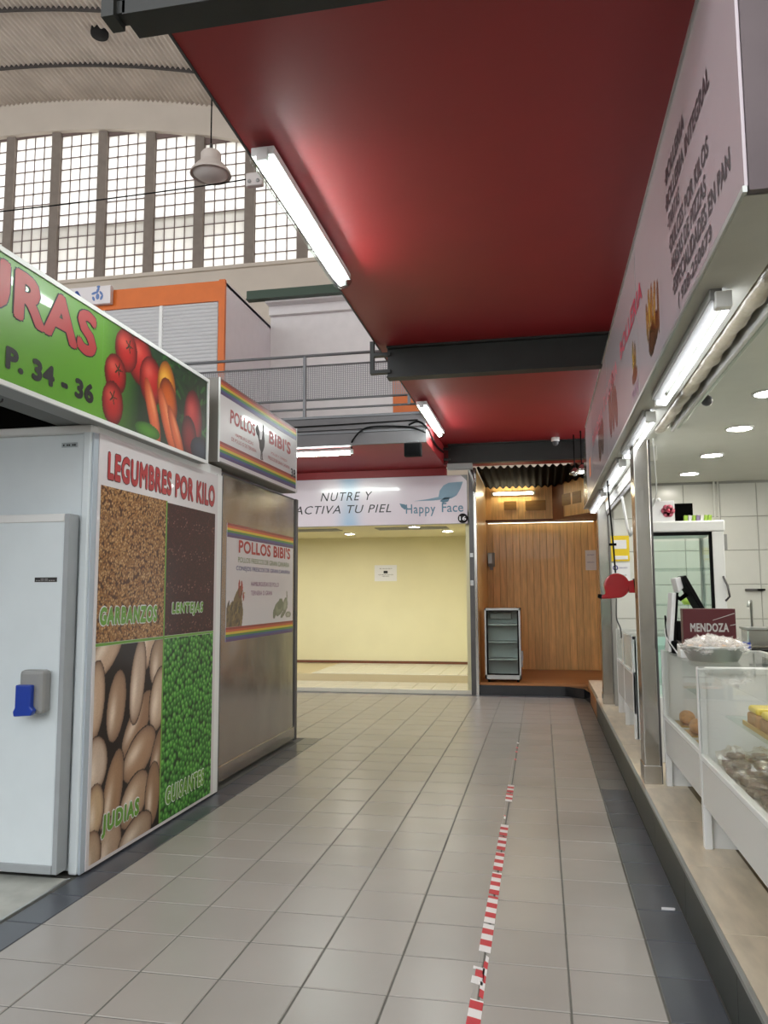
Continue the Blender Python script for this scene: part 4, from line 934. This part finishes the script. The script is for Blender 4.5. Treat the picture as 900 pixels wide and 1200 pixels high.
for i in range(9):
    for j in range(3):
        x, y = .88+j*.15+random.uniform(-.02, .02), 4.15-i*.19+random.uniform(-.03, .03)
        lb = 'dark wrapped cake on the lower deck, %s row, %s from the far end' % (('glass-side', 'middle', 'inner')[j], ORD[i])
        if pk is None:
            pk = thing('wrapped_cake', (x, y, .655), lb, 'cake', 'wrapped cakes on the lower deck')
            MB().box(x-.05, x+.05, y-.06, y+.06, .66, .70).box(x-.035, x+.04, y-.05, y+.03, .70, .725).build('cake', mDarkPastry, pk, .012)
            v = crumple(MB(), (x, y, .70), (.072, .085, .052), random)
            v.build('film', mFilm, pk)
        else: dup(pk, (x, y, .655), lb, rz=random.uniform(0, 6))
p3 = None; 
for i in range(6):
    x, y = .90+(i % 2)*.17, 5.45-(i//2)*.35
    lb = 'golden pastry roll in the case beside the column, %s side, %s pair from the column' % (('glass', 'inner')[i % 2], ORD[i//2])
    if p3 is None:
        p3 = thing('pastry_roll', (x, y, .655), lb, 'pastry', 'pastry rolls in the second case')
        MB().ball((x, y, .70), (.05, .10, .045)).build('roll', mPastry, p3)
        B(x-.07, x+.07, y-.12, y+.12, .655, .662).build('paper_base', mGold, p3)
    else: dup(p3, (x, y, .655), lb, rz=random.uniform(-.3, .3))

# bowl with wrapped pastries on the second case
bw_ = thing('pastry_bowl', (.93, 4.72, 1.122), 'steel bowl of bagged pastries on the glass counter top', 'bowl')
n = 28; prof = [(.125, 0), (.13, .004), (.165, .07), (.172, .085), (.166, .085), (.155, .06), (.12, .01), (0, .008)]
MB().lathe([(0, 0)]+prof, (.93, 4.72, 1.122), n).build('bowl', mAlu, bw_)
wp = None; rnd = random.Random(3)
for k in range(30):
    a = k*2.4; r_ = .024*math.sqrt(k); x, y = .93+r_*math.cos(a), 4.72+r_*math.sin(a); z = 1.18+.05*(1-r_/.16)+rnd.uniform(-.008, .008)
    if wp is None:
        wp = thing('bagged_pastry', (x, y, z), 'small golden pastry in crinkled cellophane piled in the steel bowl', 'pastry', 'bagged pastries in the steel bowl')
        MB().ball((x, y, z), (.034, .026, .020)).build('pastry', mPastry, wp)
        v = MB()
        for (rr_, sz) in ((.046, .6), (.036, .9)):
            n1, m1 = 11, 8; vv = []
            for i in range(m1+1):
                t_ = PI*i/m1
                for q in range(n1):
                    a_ = 2*PI*q/n1; r2 = rr_*(1+rnd.uniform(-.28, .35))
                    vv.append((x+r2*math.sin(t_)*math.cos(a_)*1.15, y+r2*math.sin(t_)*math.sin(a_), z+.006+r2*math.cos(t_)*sz))
            v.add(vv, [(i*n1+q, (i+1)*n1+q, (i+1)*n1+(q+1) % n1, i*n1+(q+1) % n1) for i in range(m1) for q in range(n1)])
        for e in (-1, 1):
            c0 = Vector((x+e*.045, y, z+.01))
            for q in range(5):
                d_ = Vector((e*.03, rnd.uniform(-.03, .03), rnd.uniform(-.02, .03))); s_ = Vector((0, .008, .006)); v.add([c0, c0+d_+s_, c0+d_-s_], [(0, 1, 2)])
        v.build('cellophane', film_mat('crinkled cellophane'), wp)
    else: dup(wp, (x, y, z), rz=rnd.uniform(0, 6), scale=(rnd.uniform(.9, 1.2),)*3)
mb = thing('card_display_box', (.96, 5.0, 1.13), 'maroon card box with silver lettering behind the pastry bowl', 'box')
B(.822, 1.118, 4.98, 5.06, 1.122, 1.405).build('carton', mMaroonBox, mb, .003)
text('MENDOZA', mSilver, (.862, 4.98, 1.268), F, UZ, .215, .052, mb, bold=.035)
MB().prism([(.99, 1.335), (1.112, 1.375), (1.112, 1.38), (.99, 1.338)], 'y', 4.9785, 4.98).prism([(1.085, 1.305), (1.115, 1.31), (1.115, 1.315), (1.085, 1.308)], 'y', 4.9785, 4.98).build('silver_lines', mSilver, mb)
# till
tl = thing('till', (.86, 5.25, 1.122), 'black touch-screen till on a white stand behind the maroon box', 'till')
B(.79, 1.02, 5.22, 5.45, 1.122, 1.20).build('cash_base', mBlack, tl, .008)
MB().prism([(.775, 1.13), (.80, 1.13), (.835, 1.50), (.81, 1.50)], 'y', 5.25, 5.42).build('stand', mWhite, tl, .006)
MB().prism([(.80, 1.13), (.815, 1.13), (.85, 1.50), (.835, 1.50)], 'y', 5.26, 5.41).build('stand_front', mBlack, tl)
B(.83, .96, 5.28, 5.40, 1.20, 1.32).build('printer', mBlack, tl, .01)
MB().prism([(.86, 1.595), (.885, 1.61), (.99, 1.40), (.965, 1.39)], 'y', 5.18, 5.44).build('screen', mBlack, tl, .006)
MB().prism([(.825, 1.59), (.86, 1.60), (.875, 1.53), (.845, 1.50)], 'y', 5.22, 5.40).build('screen_back', mWhite, tl, .006)
MB().tube([(.84, 5.33, 1.48), (.87, 5.33, 1.46), (.91, 5.33, 1.49)], .014, 8).build('arm', mBlack, tl)
pt = thing('card_reader', (.82, 4.95, 1.122), 'small white card reader beside the pastry bowl', 'card reader')
MB().prism([(4.86, 1.122), (5.0, 1.122), (5.0, 1.20), (4.88, 1.17)], 'x', .785, .845).build('body', mWhite, pt, .006); B(.793, .837, 4.90, 4.905, 1.174, 1.178).build('screen', mGreyPl, pt)
for k, (a, b_) in enumerate((((.80, 5.2), (.79, 5.5)), ((.81, 5.15), (.80, 5.45)))):
    cable('cable', [(a[0], a[1], 1.13), (.775-k*.004, 5.3, 1.22), (.785, 5.42, 1.35-.08*k), (.80, 5.45, 1.28), (b_[0], b_[1], 1.14)], .004, mWhite if k else mBlack, ('white' if k else 'black')+' till cable curling beside the steel column')

# glass fridge behind the column
gf = thing('glass_fridge', (1.05, 6.7, .24), 'white upright glass display fridge behind the till', 'fridge')
gx0, gx1, gy0, gy1 = .80, 1.36, 6.30, 7.10
B(gx0, gx1, gy0, gy1, .24, .72).build('base', mWhite, gf, .006)
for k in range(9): B(gx0-.012, gx0, gy0+.08, gy1-.08, .33+k*.04, .352+k*.04).build('louvre', mWhite, gf)
B(gx0-.01, gx1+.01, gy0-.01, gy1, 1.96, 2.045).build('top_cover', mWhite, gf, .012)
for (x, y, m_) in ((gx0, gy0, mAlu), (gx0, gy1-.03, mSteelD), (gx1-.03, gy1-.03, mAlu)): B(x, x+.03, y, y+.03, .72, 1.96).build('frame_post', m_, gf)
B(gx1-.085, gx1, gy0-.005, gy0+.04, .72, 1.96).build('door_frame', mWhite, gf, .006)
B(gx1-.105, gx1-.085, gy0, gy0+.03, .72, 1.96).build('gasket', mBlack, gf); B(gx0+.02, gx1-.085, gy0, gy0+.03, 1.935, 1.96).build('gasket', mBlack, gf)
B(gx0+.03, gx1-.105, gy0+.01, gy0+.016, .74, 1.935).build('front_pane', mGlassT, gf); B(gx0+.01, gx0+.016, gy0+.03, gy1-.03, .74, 1.94).build('side_pane', mGlassT, gf)
B(gx0+.03, gx1-.03, gy1-.02, gy1-.012, .74, 1.94).build('back_pane', mGlassT, gf); B(gx1-.02, gx1-.012, gy0+.04, gy1-.03, .74, 1.94).build('side_pane', mGlassT, gf)
for z in (1.05, 1.40, 1.68): B(gx0+.03, gx1-.03, gy0+.05, gy1-.04, z, z+.008).build('glass_shelf', mGlassT, gf)
MB().box(gx0+.02, gx0+.035, gy1-.05, gy1-.035, .8, 1.9).build('led_strip', mLedStrip, gf)
MB().tube([(gx1-.02, gy0-.005, 1.62), (gx1+.0, gy0-.04, 1.55), (gx1+.01, gy0-.05, 1.47), (gx1-.01, gy0-.01, 1.44)], .008, 8).build('handle', mSteelD, gf)
B(gx1, gx1+.025, gy0+.01, gy0+.05, 1.82, 1.94).build('hinge', mGreyPl, gf, .004)
lm = MB().lathe([(0, 0), (.04, 0), (.055, .03), (.05, .05), (.0, .04)], (1.12, 6.5, 1.408), 16); tag(lm.build('glass_dish', mat('yellow green dish', 'C6DE5A', .3)), 'small yellow-green dish on the glass fridge shelf', 'dish')
fb = thing('flowered_box', (.93, 6.42, 2.045), 'white gift bag with pink flower standing on the glass fridge', 'bag')
B(.845, 1.025, 6.36, 6.48, 2.046, 2.21).build('bag', mPaper, fb, .004)
fl = MB()
for k in range(6):
    a = k*PI/3; fl.lathe([(0, 0), (.026, 0), (.022, .006), (0, .006)], (.975+.026*math.cos(a), 6.352, 2.13+.026*math.sin(a)), 10, 'y')
fl.build('flower_print', mat('rose pink print', 'B8566A', .5), fb)
MB().lathe([(0, 0), (.016, 0), (0, .008)], (.975, 6.346, 2.13), 10, 'y').build('flower_centre', mPinkRed, fb)
bb = MB().box(1.035, 1.165, 6.40, 6.43, 2.046, 2.19); tag(bb.build('black_panel', mat('matt black board', '040404', 1.0, spec=.05)), 'black rectangular panel standing on top of the glass fridge', 'panel')
for k in range(7):
    x = 1.09+k*.029; q = MB().prism([(x, 2.046), (x+.022, 2.046), (x+.027, 2.088), (x+.003, 2.092)], 'y', 6.34, 6.39)
    tag(q.build('small_carton', [mat('lime carton', '9CC04A', .5), mat('white carton', 'DAD8D6', .5), mat('purple carton', '8A7A9A', .5)][(0, 1, 0, 2, 1, 0, 0)[k]]), ['lime green carton at the left end of the row on the fridge top', 'first white carton in the row on the fridge top', 'lime green carton before the purple one on the fridge top', 'purple grey carton in the row on the fridge top', 'white carton after the purple one on the fridge top', 'lime green carton next to the right end on the fridge top', 'lime green carton at the right end of the row on fridge top'][k], 'carton', 'cartons in a row on the fridge')
# hanging wire and bobbles in front of the fridge
cable('cable', [(.78, 5.6, 2.56), (.80, 5.7, 2.40), (.83, 5.9, 2.22), (.84, 6.2, 2.15)], .005, mWhite, 'white wire hanging from the awning end to the fridge')
for k in range(3): tag(MB().ball((.845+k*.03, 6.33, 2.215), .016).build('light_bulb', mWhite), ('left', 'middle', 'right')[k]+' white bobble of the three above the flowered bag', 'bulb', 'white bobbles over the gift bag')
# things at the back wall and right edge
ps = thing('yellow_poster', (.88, 9.28, 2.0), 'yellow poster on the white wall behind the steel column', 'poster')
B(.79, .99, 9.285, 9.298, 1.86, 2.15).build('sheet', mYellowPaper, ps); B(.82, .96, 9.281, 9.285, 2.0, 2.10).build('white_field', mPaper, ps); B(.82, .97, 9.281, 9.285, 1.88, 1.92).build('white_field', mPaper, ps)
pn = thing('small_notice', (.88, 9.28, 1.7), 'white notice with violet logo just below the yellow poster', 'notice')
B(.79, .99, 9.285, 9.298, 1.60, 1.84).build('sheet', mPaper, pn); MB().lathe([(.018, 0), (.03, 0), (.03, .004), (.018, .004)], (.83, 9.28, 1.785), 16, 'y').build('logo', MC['violet letter'], pn)
text('HORARIO', mLetDark, (.83, 9.284, 1.69), F, UZ, .12, .018, pn); text('MERCADO', MC['violet letter'], (.87, 9.284, 1.775), F, UZ, .09, .018, pn)
kn = thing('knife_rack', (2.3, 9.28, 1.53), 'dark magnetic knife strip on the white tiled wall', 'rack'); B(2.20, 2.38, 9.275, 9.303, 1.515, 1.54).build('bar', mSteelD, kn); B(2.32, 2.40, 9.27, 9.275, 1.518, 1.538).build('blade', mBlack, kn)
wb = thing('work_table', (2.3, 6.3, .24), 'grey steel work table at the back right of the bakery', 'table')
B(1.42, 2.6, 6.1, 7.2, 1.02, 1.06).build('table_top', mSteel, wb, .004)
for (x, y) in ((1.46, 6.14), (2.56, 6.14), (1.46, 7.16), (2.56, 7.16)): B(x-.02, x+.02, y-.02, y+.02, .236, 1.02).build('leg', mSteel, wb)
B(1.42, 2.6, 6.12, 6.14, .45, 1.02).build('side_panel', mat('grey enamel panel', '8F9896', .35), wb)
pg = thing('steel_sink_box', (1.72, 6.9, 1.06), 'grey steel container on the work table near the tap', 'container'); B(1.60, 1.90, 6.75, 6.98, 1.061, 1.21).build('body', mSteel, pg, .015); B(1.59, 1.91, 6.74, 6.99, 1.205, 1.22).build('rim', mAlu, pg)
tp = MB().tube([(1.72, 7.1, 1.06), (1.72, 7.1, 1.40), (1.70, 7.02, 1.43), (1.67, 6.96, 1.42), (1.655, 6.93, 1.385)], .011, 8); tag(tp.build('tap', mAlu), 'chrome curved tap over the steel container', 'tap')
bp_ = MB().box(1.56, 1.86, 6.35, 6.5, 1.061, 1.072); tag(bp_.build('tray', mBlack, None, .003), 'flat black tray on the grey work table', 'tray')
bl_ = MB().box(1.48, 1.56, 6.5, 6.58, 1.061, 1.12); tag(bl_.build('blue_box', mBlue, None, .01), 'small blue box on the grey work table', 'box')
sl = thing('bread_slicer', (1.85, 6.5, .24), 'white tall appliance cut by the right edge of the photo', 'appliance')
B(1.66, 2.1, 6.0, 6.08, 1.90, 2.04).build('hood', mWhite, sl, .03); B(1.675, 1.72, 6.0, 6.06, 1.062, 1.90).build('frame_post', mAlu, sl); B(1.72, 2.1, 6.03, 6.06, 1.062, 1.90).build('front_sheet', mat('grey white enamel', 'B9BDBC', .3), sl)
B(1.69, 1.72, 5.985, 6.0, 1.68, 1.76).build('switch', mWhite, sl, .004)
wc = thing('wall_counter', (1.9, 5, .24), 'pale worktop cabinet behind the display cases', 'cabinet')
B(1.75, 2.35, 2.6, 5.9, .24, 1.08).build('body', mat('pale green grey laminate', 'B9C2BC', .4), wc); B(1.72, 2.38, 2.58, 5.92, 1.08, 1.11).build('worktop', mat('pale worktop', 'C2CBC6', .3), wc, .004)
# long glove / rod and brackets by the shutter
rd = MB().tube([(.70, 7.0, 2.33), (.74, 7.0, 2.05), (.76, 7.0, 1.98), (.775, 7.0, 2.0), (.77, 7.0, 2.06)], .011, 8); tag(rd.build('crank_rod', mWhite), 'white crank rod hanging behind the ticket dispenser', 'rod')
# red ticket dispenser on its cord
td = thing('ticket_dispenser', (.63, 7.0, 1.56), 'red snail-shaped queue ticket dispenser hanging on a black cord', 'dispenser')
body = [(.63+.105*math.cos(a)*1.0, 1.562+.105*math.sin(a)) for a in np.linspace(math.radians(-95), math.radians(200), 26)]
body += [(.535, 1.49), (.50, 1.485), (.495, 1.45), (.56, 1.452)]
MB().prism([(p[0], p[1]) for p in body], 'y', 6.95, 7.04).build('body', mRedPl, td, .012)
MB().prism([(.72, 1.60), (.765, 1.61), (.775, 1.50), (.73, 1.50)], 'y', 6.95, 7.04).build('outlet', mRedPl, td, .005); MB().prism([(.767, 1.62), (.785, 1.62), (.792, 1.50), (.777, 1.50)], 'y', 6.95, 7.04).build('cover', mBlack, td)
MB().prism([(.475, 1.492), (.505, 1.488), (.50, 1.45), (.472, 1.462)], 'y', 6.955, 7.035).build('mouth', mBlack, td)
cable('cord', [(.585, 7.0, 2.47), (.592, 7.0, 2.30), (.61, 7.0, 2.0), (.625, 7.0, 1.67)], .007, mBlack, 'black cord holding the red ticket dispenser', 'cord')
cable('cord', [(.625, 7.0, 1.455), (.622, 7.0, 1.38), (.622, 7.0, 1.28), (.65, 7.0, 1.20), (.655, 7.0, 1.12)], .006, mSteelD, 'thin cord dangling below the red ticket dispenser', 'cord')
kb = MB().box(.58, .64, 6.98, 7.02, 1.905, 1.925); tag(kb.build('cord_clip', mBlack), 'small black clip halfway up the dispenser cord', 'clip')

# =================================================================== FLOOR BITS
tp_ = thing('floor_tape', (-.275, 4.8, 0), 'worn red and white hazard tape stuck along a floor joint', 'tape')
mTR = mat('red tape', 'BE2A36', .4); mTW = mat('white tape', 'E0DCDC', .4)
def piece(y0, y1, x=-.273, w_=.05, ragged=0.):
    b = MB(); sk = -.018; y = y0; k = random.randint(0, 1); st_ = .058
    while y < y1-.004:
        e = min(y+st_, y1); rg_ = random.uniform(0, ragged)
        v = [(x-w_/2+rg_, y, .0006), (x+w_/2, y+sk, .0006), (x+w_/2, e+sk, .0006), (x-w_/2+rg_, e, .0006)]
        v += [(p[0], p[1], .0018) for p in v]
        b.add(v, [(4, 5, 6, 7), (0, 1, 5, 4), (2, 3, 7, 6), (1, 2, 6, 5), (3, 0, 4, 7)], k); k = 1-k; y = e
    b.build('tape_piece', [mTR, mTW], tp_)
for (a, b_, rg_) in ((2.55, 2.75, 0), (2.80, 3.10, 0), (3.50, 3.78, 0), (3.80, 4.12, 0), (4.15, 4.46, 0), (4.50, 4.80, 0), (4.85, 5.10, 0), (5.13, 5.36, 0), (5.95, 6.18, 0), (6.22, 6.45, 0)): piece(a, b_)
piece(3.12, 3.46, -.262, .022, .01); piece(3.22, 3.36, -.285, .05, .03); piece(5.5, 5.58, -.285, .02, .01)
for y in (7.4, 7.75, 7.95, 8.2): piece(y, y+.06, -.272, .02)
for x in (-.292, -.262): B(x, x+.0012, 2.6, 7.4, .0005, .0012).build('glue_line', mGreyPl, tp_)
sb = MB().prism([(-.03, -.01), (.03, -.008), (.034, .004), (.03, .012), (-.028, .01)], 'z', 0, .006); o_ = sb.build('paper_scrap', mPaper); o_.location = (.552, 4.10, .0006); tag(o_, 'tiny white scrap lying on the slate border tiles', 'scrap')
